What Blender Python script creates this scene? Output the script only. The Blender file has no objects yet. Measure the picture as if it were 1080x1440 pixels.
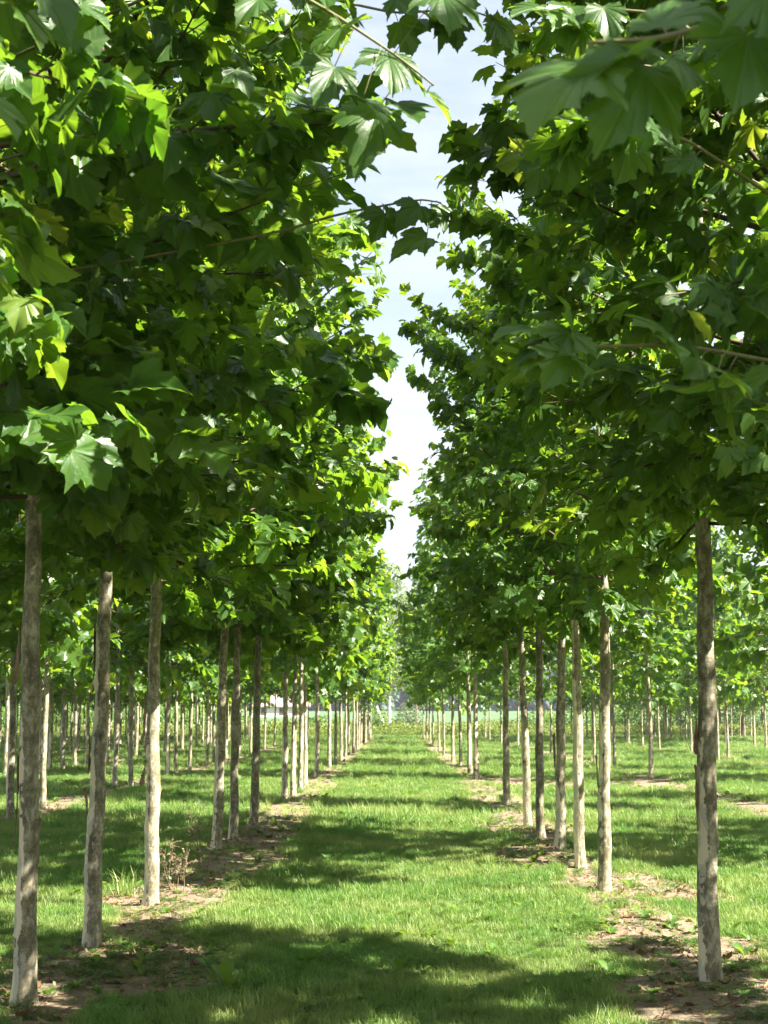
import bpy, math, random
import numpy as np
from mathutils import Vector, Matrix

PI = math.pi
R_ = math.radians
rng = np.random.default_rng(7)
random.seed(7)
sc = bpy.context.scene
COL = sc.collection

# ------------------------------------------------------------------ camera
FPX = 2080.0
CAMZ = 1.5
HAZE = 0.00024
PITCH = math.atan(286 / FPX)
YAW = math.atan(21 / FPX)
cam_d = bpy.data.cameras.new('camera')
cam = bpy.data.objects.new('camera', cam_d)
COL.objects.link(cam)
cam.location = (0, 0, CAMZ)
cam.rotation_euler = (PI / 2 + PITCH, 0, YAW)
cam_d.sensor_fit = 'VERTICAL'
cam_d.sensor_height = 17.3
cam_d.sensor_width = 13.0
cam_d.lens = 17.3 * FPX / 1440
cam_d.clip_start = 0.05
cam_d.clip_end = 6000
cam_d.dof.use_dof = True
cam_d.dof.focus_distance = 10.5
cam_d.dof.aperture_fstop = 4.0
sc.camera = cam
CM = cam.rotation_euler.to_matrix()


def ray(px, py):
    return CM @ Vector(((px - 540) / FPX, (720 - py) / FPX, -1.0))


def at(px, py, d):
    r = ray(px, py)
    return Vector((r.x * d / r.y, d, CAMZ + r.z * d / r.y))


def onground(px, py):
    r = ray(px, py)
    t = -CAMZ / r.z
    return (r.x * t, r.y * t)


# ------------------------------------------------------------------ noise
def _hash(ix, iy, seed):
    h = (ix.astype(np.int64) * 374761393 + iy.astype(np.int64) * 668265263 + seed * 974634777) & 0xFFFFFFFF
    h = ((h ^ (h >> 13)) * 1274126177) & 0xFFFFFFFF
    return ((h ^ (h >> 16)) & 0xFFFF) / 65535.0


def vnoise(x, y, seed=0):
    x = np.asarray(x, float); y = np.asarray(y, float)
    ix = np.floor(x); iy = np.floor(y)
    fx = x - ix; fy = y - iy
    fx = fx * fx * (3 - 2 * fx); fy = fy * fy * (3 - 2 * fy)
    a = _hash(ix, iy, seed); b = _hash(ix + 1, iy, seed)
    c = _hash(ix, iy + 1, seed); d = _hash(ix + 1, iy + 1, seed)
    return (a * (1 - fx) + b * fx) * (1 - fy) + (c * (1 - fx) + d * fx) * fy


def fbm(x, y, seed=0, o=4):
    s = 0; w = 0.5; t = 0
    for k in range(o):
        s = s + w * vnoise(x * 2 ** k, y * 2 ** k, seed + k * 17); t += w; w *= 0.55
    return s / t


def sstep(a, b, x):
    t = np.clip((x - a) / (b - a), 0, 1)
    return t * t * (3 - 2 * t)


# ------------------------------------------------------------------ rows
ROWS = {'L1': -1.80, 'R1': 1.72, 'L2': -5.65, 'R2': 5.9, 'L3': -9.4, 'R3': 11.6, 'L4': -13.4, 'R4': 16.7,
        'L5': -17.6, 'R5': 22.0, 'L6': -22.0}
ROW_END = 101.0


def soil_mask(x, y):
    """how bare the ground is, 0..1: strips along the tree rows, with patches"""
    x = np.asarray(x, float); y = np.asarray(y, float)
    m = np.zeros(np.broadcast(x, y).shape)
    for i, rx in enumerate(ROWS.values()):
        w = 0.26 + 0.98 * (fbm(y * 0.45 + i * 31, x * 0.3, 11 + i, 3) - 0.35)
        dd = np.abs(x - rx + 0.5 * (fbm(y * 0.8, x * 0.8 + i * 7, 50 + i, 3) - 0.5))
        a = 1 - sstep(w * 0.5, w * 1.2, dd)
        m = np.maximum(m, a * (0.30 + 1.05 * fbm(x * 1.1, y * 0.7, 90, 3)))
    m = m * (1 - sstep(ROW_END, ROW_END + 3, y))
    for (px, py, ra, rb, s) in PATCHES:
        gx, gy = onground(px, py)
        q = ((x - gx) / ra) ** 2 + ((y - gy) / rb) ** 2 + 1.3 * (fbm(x * 2.6, y * 2.6, 33, 3) - 0.5)
        m = np.maximum(m, s * (1 - sstep(0.45, 1.2, q)))
    m = m + 0.35 * (fbm(x * 2.2, y * 2.2, 71, 4) - 0.52)
    return np.clip(m, 0, 1)


PATCHES = [(905, 1315, 0.34, 0.55, 1.0), (880, 1245, 0.62, 1.1, 1.0), (950, 1260, 0.5, 0.8, 0.9), (760, 1210, 0.6, 1.3, 0.9),
           (150, 1365, 0.75, 1.0, 0.9), (195, 1390, 0.35, 0.4, 1.0), (60, 1400, 0.5, 0.7, 0.95), (250, 1240, 0.5, 1.2, 0.75), (345, 1215, 0.5, 1.6, 0.75),
           (1000, 1400, 0.5, 0.6, 0.95), (740, 1100, 1.1, 3.0, 0.9), (1050, 1340, 0.4, 0.7, 0.7), (910, 1103, 0.9, 2.5, 0.9)]


def gz(x, y):
    """height of the ground"""
    x = np.asarray(x, float); y = np.asarray(y, float)
    z = 0.05 * (fbm(x * 0.35, y * 0.35, 5, 3) - 0.5) + 0.02 * (fbm(x * 2.1, y * 2.1, 8, 3) - 0.5)
    for rx in ROWS.values():
        z = z + 0.035 * np.exp(-((x - rx) / 0.55) ** 2)
    gx, gy = onground(958, 1322)
    z = z - 0.07 * np.exp(-(((x - gx) / 0.16) ** 2 + ((y - gy) / 0.16) ** 2))
    gx, gy = onground(900, 1306)
    z = z + 0.05 * np.exp(-(((x - gx) / 0.35) ** 2 + ((y - gy) / 0.3) ** 2))
    far = sstep(120, 460, y)
    return z * (1 - sstep(100, 130, y)) + 2.2 * far


# ------------------------------------------------------------------ materials
def new_mat(name):
    m = bpy.data.materials.new(name); m.use_nodes = True
    nt = m.node_tree; nt.nodes.clear()
    out = nt.nodes.new('ShaderNodeOutputMaterial')
    return m, nt, out


def N(nt, typ, **kw):
    n = nt.nodes.new(typ)
    for k, v in kw.items():
        if k == 'inp':
            for kk, vv in v.items():
                s = n.inputs[kk]
                if isinstance(vv, bpy.types.NodeSocket): nt.links.new(vv, s)
                else: s.default_value = vv
        else:
            setattr(n, k, v)
    return n


def ramp(nt, fac, stops, interp='LINEAR'):
    n = nt.nodes.new('ShaderNodeValToRGB')
    cr = n.color_ramp; cr.interpolation = interp
    while len(cr.elements) < len(stops): cr.elements.new(0.5)
    for e, (p, c) in zip(cr.elements, stops):
        e.position = p
        e.color = (c, c, c, 1) if not isinstance(c, tuple) else (*c, 1)
    nt.links.new(fac, n.inputs[0])
    return n.outputs[0]


def mixc(nt, fac, a, b, mode='MIX'):
    n = nt.nodes.new('ShaderNodeMix'); n.data_type = 'RGBA'; n.blend_type = mode
    for s, v in ((n.inputs[0], fac), (n.inputs[6], a), (n.inputs[7], b)):
        if isinstance(v, bpy.types.NodeSocket): nt.links.new(v, s)
        elif isinstance(v, tuple): s.default_value = (*v, 1)
        else: s.default_value = v
    return n.outputs[2]


def attr(nt, name):
    n = nt.nodes.new('ShaderNodeAttribute'); n.attribute_name = name
    return n.outputs['Fac']


def mth(nt, op, a, b=0.0, c=None):
    n = nt.nodes.new('ShaderNodeMath'); n.operation = op
    for i, v in enumerate((a, b) if c is None else (a, b, c)):
        if isinstance(v, bpy.types.NodeSocket): nt.links.new(v, n.inputs[i])
        else: n.inputs[i].default_value = v
    return n.outputs[0]


def leaf_mat(name, cols, trans, tw=0.42, rough=0.42, vein=(0.17, 0.25, 0.07), spec=0.5):
    m, nt, out = new_mat(name)
    lv = attr(nt, 'lv'); vd = attr(nt, 'vd')
    oi = N(nt, 'ShaderNodeObjectInfo')
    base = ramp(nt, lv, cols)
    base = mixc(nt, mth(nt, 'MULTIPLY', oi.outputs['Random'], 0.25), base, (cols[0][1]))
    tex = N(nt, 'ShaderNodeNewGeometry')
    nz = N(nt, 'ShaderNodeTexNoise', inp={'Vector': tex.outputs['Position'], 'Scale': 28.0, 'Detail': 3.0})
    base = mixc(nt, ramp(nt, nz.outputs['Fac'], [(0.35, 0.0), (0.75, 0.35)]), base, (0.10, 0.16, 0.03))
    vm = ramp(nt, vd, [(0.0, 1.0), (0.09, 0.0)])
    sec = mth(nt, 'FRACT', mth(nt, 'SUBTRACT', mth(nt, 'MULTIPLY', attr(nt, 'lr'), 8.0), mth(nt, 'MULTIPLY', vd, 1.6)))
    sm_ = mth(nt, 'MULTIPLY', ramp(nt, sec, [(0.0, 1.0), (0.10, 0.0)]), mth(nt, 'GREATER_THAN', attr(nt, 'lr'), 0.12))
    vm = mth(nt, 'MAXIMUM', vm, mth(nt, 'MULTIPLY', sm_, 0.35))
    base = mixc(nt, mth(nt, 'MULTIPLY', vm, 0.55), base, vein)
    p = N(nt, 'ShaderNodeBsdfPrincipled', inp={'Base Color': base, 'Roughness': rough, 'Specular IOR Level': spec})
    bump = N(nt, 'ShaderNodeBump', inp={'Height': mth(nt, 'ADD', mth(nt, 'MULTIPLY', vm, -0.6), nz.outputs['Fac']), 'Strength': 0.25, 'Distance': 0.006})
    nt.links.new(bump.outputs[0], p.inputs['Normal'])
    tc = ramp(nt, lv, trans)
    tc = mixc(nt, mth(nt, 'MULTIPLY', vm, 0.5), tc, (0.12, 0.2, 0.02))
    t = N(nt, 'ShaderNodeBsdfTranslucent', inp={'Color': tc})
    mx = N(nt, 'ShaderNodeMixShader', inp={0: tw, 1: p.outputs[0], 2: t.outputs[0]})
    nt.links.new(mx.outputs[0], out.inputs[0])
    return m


M = {}
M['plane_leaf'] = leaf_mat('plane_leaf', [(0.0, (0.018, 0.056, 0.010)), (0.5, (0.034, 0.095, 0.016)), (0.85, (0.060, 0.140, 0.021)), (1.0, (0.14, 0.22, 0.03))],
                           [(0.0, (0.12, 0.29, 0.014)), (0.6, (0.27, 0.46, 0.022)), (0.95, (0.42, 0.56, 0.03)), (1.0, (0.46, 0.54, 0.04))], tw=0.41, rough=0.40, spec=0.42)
M['fine_leaf'] = leaf_mat('fine_leaf', [(0.0, (0.06, 0.11, 0.03)), (0.5, (0.10, 0.16, 0.04)), (1.0, (0.16, 0.21, 0.06))],
                          [(0.0, (0.16, 0.26, 0.03)), (1.0, (0.38, 0.46, 0.08))], tw=0.4, rough=0.55)
M['willow_leaf'] = leaf_mat('willow_leaf', [(0.0, (0.07, 0.12, 0.05)), (1.0, (0.17, 0.23, 0.12))],
                            [(0.0, (0.12, 0.2, 0.05)), (1.0, (0.25, 0.33, 0.1))], tw=0.3, rough=0.6)
M['hazed_leaf'] = leaf_mat('hazed_wood_leaf', [(0.0, (0.02, 0.05, 0.04)), (1.0, (0.04, 0.085, 0.065))],  # bluish leaf tint: part of the distance haze is put into the colour
                          [(0.0, (0.05, 0.1, 0.02)), (1.0, (0.1, 0.18, 0.03))], tw=0.25, rough=0.7)
M['weed_leaf'] = leaf_mat('weed_leaf', [(0.0, (0.035, 0.10, 0.014)), (0.6, (0.06, 0.15, 0.02)), (1.0, (0.12, 0.2, 0.03))],
                          [(0.0, (0.12, 0.28, 0.02)), (1.0, (0.34, 0.46, 0.04))], tw=0.35, rough=0.5)
M['verge_leaf'] = leaf_mat('verge_leaf', [(0.0, (0.06, 0.11, 0.02)), (0.6, (0.13, 0.19, 0.03)), (1.0, (0.26, 0.26, 0.06))],
                           [(0.0, (0.15, 0.25, 0.02)), (1.0, (0.42, 0.46, 0.06))], tw=0.35, rough=0.6)
M['dry_leaf'] = leaf_mat('dry_leaf', [(0.0, (0.10, 0.045, 0.02)), (0.5, (0.19, 0.10, 0.05)), (1.0, (0.34, 0.24, 0.14))],
                         [(0.0, (0.15, 0.06, 0.02)), (1.0, (0.3, 0.18, 0.07))], tw=0.15, rough=0.7, vein=(0.3, 0.2, 0.1))


def bark_mat(name, dark, mid, light, peel_a, peel_b, bias=0.0):
    m, nt, out = new_mat(name)
    tc = N(nt, 'ShaderNodeTexCoord'); oi = N(nt, 'ShaderNodeObjectInfo')
    mp = N(nt, 'ShaderNodeMapping', inp={'Vector': tc.outputs['Object'], 'Scale': (1, 1, 0.55)})
    off = N(nt, 'ShaderNodeVectorMath', operation='ADD', inp={0: mp.outputs[0]})
    sh = N(nt, 'ShaderNodeCombineXYZ', inp={2: mth(nt, 'MULTIPLY', oi.outputs['Random'], 40.0)})
    nt.links.new(sh.outputs[0], off.inputs[1])
    v = off.outputs[0]
    n1 = N(nt, 'ShaderNodeTexNoise', inp={'Vector': v, 'Scale': 12.0, 'Detail': 6.0, 'Roughness': 0.66})
    n2 = N(nt, 'ShaderNodeTexNoise', inp={'Vector': v, 'Scale': 42.0, 'Detail': 5.0, 'Roughness': 0.6})
    n3 = N(nt, 'ShaderNodeTexNoise', inp={'Vector': v, 'Scale': 4.0, 'Detail': 3.0})
    spec = N(nt, 'ShaderNodeTexVoronoi', inp={'Vector': tc.outputs['Object'], 'Scale': 85.0, 'Randomness': 1.0})
    ringm = N(nt, 'ShaderNodeMapping', inp={'Vector': v, 'Scale': (2.5, 2.5, 34)})
    n4 = N(nt, 'ShaderNodeTexNoise', inp={'Vector': ringm.outputs[0], 'Scale': 3.0, 'Detail': 4.0, 'Roughness': 0.7})
    c = ramp(nt, n1.outputs['Fac'], [(0.34, dark), (0.49, mid), (0.63, light)])
    c = mixc(nt, ramp(nt, n3.outputs['Fac'], [(0.52, 0.0), (0.66, 0.55)]), c, (0.17, 0.145, 0.045))
    n5 = N(nt, 'ShaderNodeTexNoise', inp={'Vector': v, 'Scale': 17.0, 'Detail': 4.0, 'Roughness': 0.55, 'Distortion': 0.6})
    c = mixc(nt, ramp(nt, n5.outputs['Fac'], [(0.545, 0.0), (0.56, 0.55)]), c, light)
    c = mixc(nt, ramp(nt, n5.outputs['Fac'], [(0.40, 0.5), (0.415, 0.0)]), c, dark)
    c = mixc(nt, ramp(nt, n2.outputs['Fac'], [(0.42, 0.6), (0.56, 0.0)]), c, dark)
    c = mixc(nt, ramp(nt, spec.outputs['Distance'], [(0.12, 0.55), (0.26, 0.0)]), c, light)
    c = mixc(nt, ramp(nt, n4.outputs['Fac'], [(0.33, 0.5), (0.40, 0.0)]), c, tuple(x * 0.55 for x in dark))
    c = mixc(nt, mth(nt, 'MULTIPLY', attr(nt, 'kn'), 0.75), c, tuple(x * 0.5 for x in dark))
    pb = attr(nt, 'pb')
    pm = mth(nt, 'ADD', mth(nt, 'ADD', n1.outputs['Fac'], mth(nt, 'MULTIPLY', mth(nt, 'SUBTRACT', n2.outputs['Fac'], 0.5), 0.4)), mth(nt, 'SUBTRACT', pb, 1.0 - bias))
    peel = ramp(nt, pm, [(0.0, 0.0), (0.012, 1.0)])
    edge = ramp(nt, pm, [(0.0, 0.0), (0.001, 1.0), (0.02, 1.0), (0.05, 0.0)])
    pc = mixc(nt, ramp(nt, N(nt, 'ShaderNodeTexNoise', inp={'Vector': v, 'Scale': 14.0, 'Detail': 3.0}).outputs['Fac'], [(0.49, 0.0), (0.52, 1.0)]), peel_a, peel_b)
    pc = mixc(nt, mth(nt, 'MULTIPLY', edge, 0.25), pc, (0.2, 0.16, 0.11))
    c = mixc(nt, peel, c, pc)
    p = N(nt, 'ShaderNodeBsdfPrincipled', inp={'Base Color': c, 'Roughness': 0.8, 'Specular IOR Level': 0.25})
    hgt = mth(nt, 'ADD', mth(nt, 'MULTIPLY', n2.outputs['Fac'], 0.5), mth(nt, 'ADD', mth(nt, 'MULTIPLY', n4.outputs['Fac'], 0.7), mth(nt, 'MULTIPLY', peel, -0.6)))
    b = N(nt, 'ShaderNodeBump', inp={'Height': hgt, 'Strength': 0.55, 'Distance': 0.008})
    nt.links.new(b.outputs[0], p.inputs['Normal'])
    nt.links.new(p.outputs[0], out.inputs[0])
    return m


M['bark'] = bark_mat('plane_bark', (0.105, 0.092, 0.056), (0.25, 0.225, 0.148), (0.46, 0.42, 0.31), (0.68, 0.58, 0.40), (0.48, 0.45, 0.33))
M['birch_bark'] = bark_mat('birch_bark', (0.3, 0.29, 0.27), (0.75, 0.74, 0.71), (0.82, 0.81, 0.79), (0.8, 0.8, 0.78), (0.7, 0.7, 0.68))
M['brown_bark'] = bark_mat('brown_bark', (0.06, 0.04, 0.03), (0.14, 0.095, 0.07), (0.22, 0.16, 0.12), (0.2, 0.15, 0.11), (0.16, 0.12, 0.09), bias=-0.5)


def flat_mat(name, col, rough=0.8, nscale=20.0, amt=0.3, bump=0.2, col2=None, coord='Object'):
    m, nt, out = new_mat(name)
    tc = N(nt, 'ShaderNodeTexCoord')
    nz = N(nt, 'ShaderNodeTexNoise', inp={'Vector': tc.outputs[coord], 'Scale': nscale, 'Detail': 5.0})
    c = mixc(nt, ramp(nt, nz.outputs['Fac'], [(0.3, 0.0), (0.7, 1.0)]), col, col2 or tuple(x * (1 - amt) for x in col))
    p = N(nt, 'ShaderNodeBsdfPrincipled', inp={'Base Color': c, 'Roughness': rough, 'Specular IOR Level': 0.3})
    b = N(nt, 'ShaderNodeBump', inp={'Height': nz.outputs['Fac'], 'Strength': bump, 'Distance': 0.01})
    nt.links.new(b.outputs[0], p.inputs['Normal'])
    nt.links.new(p.outputs[0], out.inputs[0])
    return m


M['twig'] = flat_mat('green_twig', (0.16, 0.15, 0.06), 0.6, 30, 0.4)
M['limb'] = flat_mat('limb_bark', (0.10, 0.065, 0.042), 0.75, 18, 0.5)
M['loose'] = flat_mat('loose_bark', (0.30, 0.19, 0.115), 0.8, 25, 0.6, 0.4)
M['dry_stalk'] = flat_mat('dry_stalk', (0.22, 0.17, 0.10), 0.8, 25, 0.4)
M['roof'] = flat_mat('faded_roof', (0.46, 0.30, 0.31), 0.8, 3, 0.2)
M['plaster'] = flat_mat('house_plaster', (0.62, 0.57, 0.50), 0.8, 3, 0.15)


def grass_mat(name, a, b, dry, ta, tb):
    m, nt, out = new_mat(name)
    g = N(nt, 'ShaderNodeNewGeometry'); oi = N(nt, 'ShaderNodeObjectInfo')
    n1 = N(nt, 'ShaderNodeTexNoise', inp={'Vector': g.outputs['Position'], 'Scale': 0.9, 'Detail': 4.0})
    lv = attr(nt, 'lv')
    c = mixc(nt, oi.outputs['Random'], a, b)
    c = mixc(nt, ramp(nt, n1.outputs['Fac'], [(0.42, 0.0), (0.72, 0.6)]), c, dry)
    da = nt.nodes.new('ShaderNodeAttribute'); da.attribute_type = 'INSTANCER'; da.attribute_name = 'dry'
    c = mixc(nt, mth(nt, 'MULTIPLY', da.outputs['Fac'], 0.8), c, dry)
    c = mixc(nt, ramp(nt, lv, [(0.80, 0.0), (0.9, 0.8)]), c, dry)
    p = N(nt, 'ShaderNodeBsdfPrincipled', inp={'Base Color': c, 'Roughness': 0.5, 'Specular IOR Level': 0.4})
    t = N(nt, 'ShaderNodeBsdfTranslucent', inp={'Color': mixc(nt, ramp(nt, n1.outputs['Fac'], [(0.35, 0.0), (0.7, 1.0)]), ta, tb)})
    mx = N(nt, 'ShaderNodeMixShader', inp={0: 0.35, 1: p.outputs[0], 2: t.outputs[0]})
    nt.links.new(mx.outputs[0], out.inputs[0])
    return m


M['grass'] = grass_mat('lawn_blades', (0.046, 0.142, 0.016), (0.112, 0.225, 0.036), (0.37, 0.38, 0.14), (0.14, 0.33, 0.03), (0.32, 0.44, 0.07))


def ground_mat():
    m, nt, out = new_mat('nursery_ground')
    g = N(nt, 'ShaderNodeNewGeometry')
    s = attr(nt, 'soil')
    n1 = N(nt, 'ShaderNodeTexNoise', inp={'Vector': g.outputs['Position'], 'Scale': 1.6, 'Detail': 6.0, 'Roughness': 0.65})
    n2 = N(nt, 'ShaderNodeTexNoise', inp={'Vector': g.outputs['Position'], 'Scale': 26.0, 'Detail': 6.0, 'Roughness': 0.7})
    vo = N(nt, 'ShaderNodeTexVoronoi', inp={'Vector': g.outputs['Position'], 'Scale': 38.0})
    soil = ramp(nt, n2.outputs['Fac'], [(0.3, (0.12, 0.088, 0.06)), (0.5, (0.215, 0.175, 0.12)), (0.7, (0.32, 0.27, 0.19))])
    soil = mixc(nt, ramp(nt, n1.outputs['Fac'], [(0.4, 0.5), (0.62, 0.0)]), soil, (0.15, 0.105, 0.07))
    soil = mixc(nt, ramp(nt, vo.outputs['Distance'], [(0.1, 0.35), (0.3, 0.0)]), soil, (0.40, 0.33, 0.25))
    turf = ramp(nt, n2.outputs['Fac'], [(0.3, (0.035, 0.055, 0.015)), (0.55, (0.075, 0.105, 0.028)), (0.75, (0.14, 0.15, 0.06))])
    fac = ramp(nt, mth(nt, 'ADD', s, mth(nt, 'MULTIPLY', mth(nt, 'SUBTRACT', n2.outputs['Fac'], 0.5), 0.6)), [(0.25, 0.0), (0.55, 1.0)])
    c = mixc(nt, fac, turf, soil)
    p = N(nt, 'ShaderNodeBsdfPrincipled', inp={'Base Color': c, 'Roughness': 0.95, 'Specular IOR Level': 0.1})
    b = N(nt, 'ShaderNodeBump', inp={'Height': mth(nt, 'ADD', n2.outputs['Fac'], mth(nt, 'MULTIPLY', vo.outputs['Distance'], 0.4)), 'Strength': 0.7, 'Distance': 0.03})
    nt.links.new(b.outputs[0], p.inputs['Normal'])
    nt.links.new(p.outputs[0], out.inputs[0])
    return m


M['ground'] = ground_mat()
M['field'] = flat_mat('crop_field', (0.085, 0.145, 0.06), 0.9, 0.6, 0.2, 0.8, (0.055, 0.105, 0.04))


# ------------------------------------------------------------------ mesh helpers
class G:
    """collects triangles with attributes"""
    def __init__(s):
        s.v = []; s.t = []; s.m = []; s.a = {}; s.n = 0

    def add(s, v, t, mi=0, **at):
        v = np.asarray(v, float).reshape(-1, 3); t = np.asarray(t, np.int64).reshape(-1, 3)
        s.t.append(t + s.n); s.v.append(v); s.m.append(np.full(len(t), mi, np.int32))
        for k in set(s.a) | set(at):
            lst = s.a.setdefault(k, [np.zeros(s.n)])
            lst.append(np.broadcast_to(np.asarray(at.get(k, 0.0), float), (len(v),)).copy())
        s.n += len(v)

    def mesh(s, name, mats, smooth=True):
        me = bpy.data.meshes.new(name)
        v = np.concatenate(s.v).astype(np.float32); t = np.concatenate(s.t).astype(np.int32); mi = np.concatenate(s.m)
        me.vertices.add(len(v)); me.vertices.foreach_set('co', v.ravel())
        me.loops.add(len(t) * 3); me.loops.foreach_set('vertex_index', t.ravel())
        me.polygons.add(len(t)); me.polygons.foreach_set('loop_start', np.arange(0, len(t) * 3, 3, dtype=np.int32))
        me.polygons.foreach_set('material_index', mi)
        me.polygons.foreach_set('use_smooth', np.full(len(t), smooth))
        for k, lst in s.a.items():
            a = me.attributes.new(k, 'FLOAT', 'POINT'); a.data.foreach_set('value', np.concatenate(lst).astype(np.float32))
        for mm in mats: me.materials.append(mm)
        me.update(); me.validate()
        return me


def tube(pts, rad, n=6, cap=True):
    pts = np.asarray(pts, float); k = len(pts)
    rad = np.broadcast_to(np.asarray(rad, float), (k,))
    tan = np.gradient(pts, axis=0); tan /= np.linalg.norm(tan, axis=1, keepdims=True) + 1e-9
    ref = np.array([0.0, 0, 1]) if abs(tan[0][2]) < 0.9 else np.array([1.0, 0, 0])
    u = np.cross(tan, ref); u /= np.linalg.norm(u, axis=1, keepdims=True) + 1e-9
    w = np.cross(tan, u)
    th = np.linspace(0, 2 * PI, n, endpoint=False)
    v = pts[:, None] + rad[:, None, None] * (np.cos(th)[None, :, None] * u[:, None] + np.sin(th)[None, :, None] * w[:, None])
    t = []
    for i in range(k - 1):
        for j in range(n):
            a = i * n + j; b = i * n + (j + 1) % n; c = a + n; d = b + n
            t += [(a, b, d), (a, d, c)]
    v = v.reshape(-1, 3)
    if cap:
        v = np.vstack([v, pts[-1] + tan[-1] * rad[-1] * 0.5]); e = len(v) - 1
        t += [((k - 1) * n + j, (k - 1) * n + (j + 1) % n, e) for j in range(n)]
    return v, np.array(t)


def link(name, me, parent=None, loc=(0, 0, 0), rz=0):
    o = bpy.data.objects.new(name, me); COL.objects.link(o)
    o.location = loc; o.rotation_euler = (0, 0, rz)
    if parent is not None: o.parent = parent
    return o


def tag(o, label=None, cat=None, group=None, kind=None):
    if label: o['label'] = label
    if cat: o['category'] = cat
    if group: o['group'] = group
    if kind: o['kind'] = kind
    return o


# ------------------------------------------------------------------ leaves
HALF = [(0.06, -0.055), (0.17, -0.10), (0.30, -0.07), (0.45, -0.13), (0.44, 0.02), (0.55, 0.10), (0.53, 0.20), (0.59, 0.32), (0.68, 0.47), (0.53, 0.46),
        (0.43, 0.53), (0.32, 0.47), (0.31, 0.60), (0.37, 0.71), (0.24, 0.77), (0.18, 0.88), (0.08, 0.95)]
HALF_VD = [0.8, 0.9, 1, 0.0, 1, 0.8, 1, 0.8, 0.0, 0.8, 1, 1, 1, 0.7, 0.9, 0.6, 0.4]
LOWH = [(0.40, -0.12), (0.42, 0.16), (0.66, 0.46), (0.33, 0.47), (0.33, 0.70)]


def leaf_templates(low, n, seed, rings=(), fine=False):
    r = np.random.default_rng(seed)
    h = LOWH if low else HALF
    hv = [0, 1, 0, 1, 0.8] if low else HALF_VD
    out = np.array(h + [(0.0, 1.06)] + [(-x, y) for x, y in h[::-1]])
    vd = np.array([0.0] + list(hv) + [0.0] + list(hv[::-1]))
    ov = vd[1:]
    if fine:                                    # small teeth along the edge
        o2, v2 = [], []
        for i in range(len(out) - 1):
            p, q = out[i], out[i + 1]; nrm = np.array([q[1] - p[1], -(q[0] - p[0])])
            o2 += [p, p * 0.62 + q * 0.38 - nrm * 0.10, p * 0.35 + q * 0.65 + nrm * 0.06]
            v2 += [ov[i], ov[i] * 0.62 + ov[i + 1] * 0.38, ov[i] * 0.35 + ov[i + 1] * 0.65]
        out = np.array(o2 + [out[-1]]); ov = np.array(v2 + [ov[-1]])
    k = len(out); fr = list(rings) + [1.0]
    tri = [(0, 1 + j, 2 + j) for j in range(k - 1)]
    for i in range(len(fr) - 1):
        for j in range(k - 1):
            a0 = 1 + i * k + j; c0 = a0 + k
            tri += [(a0, c0, c0 + 1), (a0, c0 + 1, a0 + 1)]
    vd = np.concatenate([[0.0]] + [ov] * len(fr))
    T = []
    for i in range(n):
        o = out + (r.normal(0, 0.012, out.shape) if not fine else 0)
        o = o * np.array([r.uniform(0.88, 1.08), 1.0]) * (1 + 0.10 * np.sin(o[:, :1] * 3 + r.uniform(0, 6)))
        p = np.vstack([[[0, 0.0]]] + [o * f for f in fr])
        x, y = p[:, 0], p[:, 1]
        rr = np.hypot(x, y)
        fold = r.uniform(0.0, 0.35); droop = r.uniform(0.08, 0.55); curl = r.uniform(-0.15, 0.5); tw = r.uniform(-0.3, 0.3)
        z = fold * np.sqrt(x * x + 0.004) - droop * y * np.abs(y) * 0.7 - curl * x * x * 1.2 + tw * x * y + 0.09 * vd * rr * (0.5 + rr)
        z = z + 0.05 * np.sin(5 * x + r.uniform(0, 6)) * rr * np.cos(4 * y + r.uniform(0, 6)) + (r.normal(0, 0.012, len(x)) * (rr > 0.2) if not fine else 0)
        T.append(np.stack([x, y, z], 1))
    return T, np.array(tri), vd


T_HI = leaf_templates(False, 14, 3, (0.5,))
T_XHI = leaf_templates(False, 12, 5, (0.25, 0.5, 0.75), True)
T_LO = leaf_templates(True, 8, 4)


def put_leaves(g, base, tip, nor, size, lv, tpl, seed=0, mi=0):
    """leaves with their stalk end at base, pointing along tip, facing nor"""
    T, tri, vd = tpl
    r = np.random.default_rng(seed)
    base = np.asarray(base, float); tip = np.asarray(tip, float); nor = np.asarray(nor, float)
    y = tip / (np.linalg.norm(tip, axis=1, keepdims=True) + 1e-9)
    z = nor - (nor * y).sum(1, keepdims=True) * y
    z /= np.linalg.norm(z, axis=1, keepdims=True) + 1e-9
    x = np.cross(y, z)
    which = r.integers(0, len(T), len(base))
    flip = np.where(r.random(len(base)) < 0.5, -1.0, 1.0)
    for k in range(len(T)):
        s = np.nonzero(which == k)[0]
        if not len(s): continue
        p = T[k]
        v = base[s][:, None] + size[s][:, None, None] * ((p[:, 0][None, :, None] * flip[s][:, None, None]) * x[s][:, None] + p[:, 1][None, :, None] * y[s][:, None] + p[:, 2][None, :, None] * z[s][:, None])
        nv = len(p)
        t = tri[None] + (np.arange(len(s)) * nv)[:, None, None]
        g.add(v.reshape(-1, 3), t.reshape(-1, 3), mi, lv=np.repeat(lv[s], nv), vd=np.tile(vd, len(s)), lr=np.tile(np.hypot(p[:, 0], p[:, 1]), len(s)))


def crown_profile(t):
    return np.interp(t, [0, 0.08, 0.25, 0.55, 0.8, 0.93, 1.0], [0.38, 0.66, 0.96, 1.0, 0.74, 0.42, 0.12])


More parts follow.
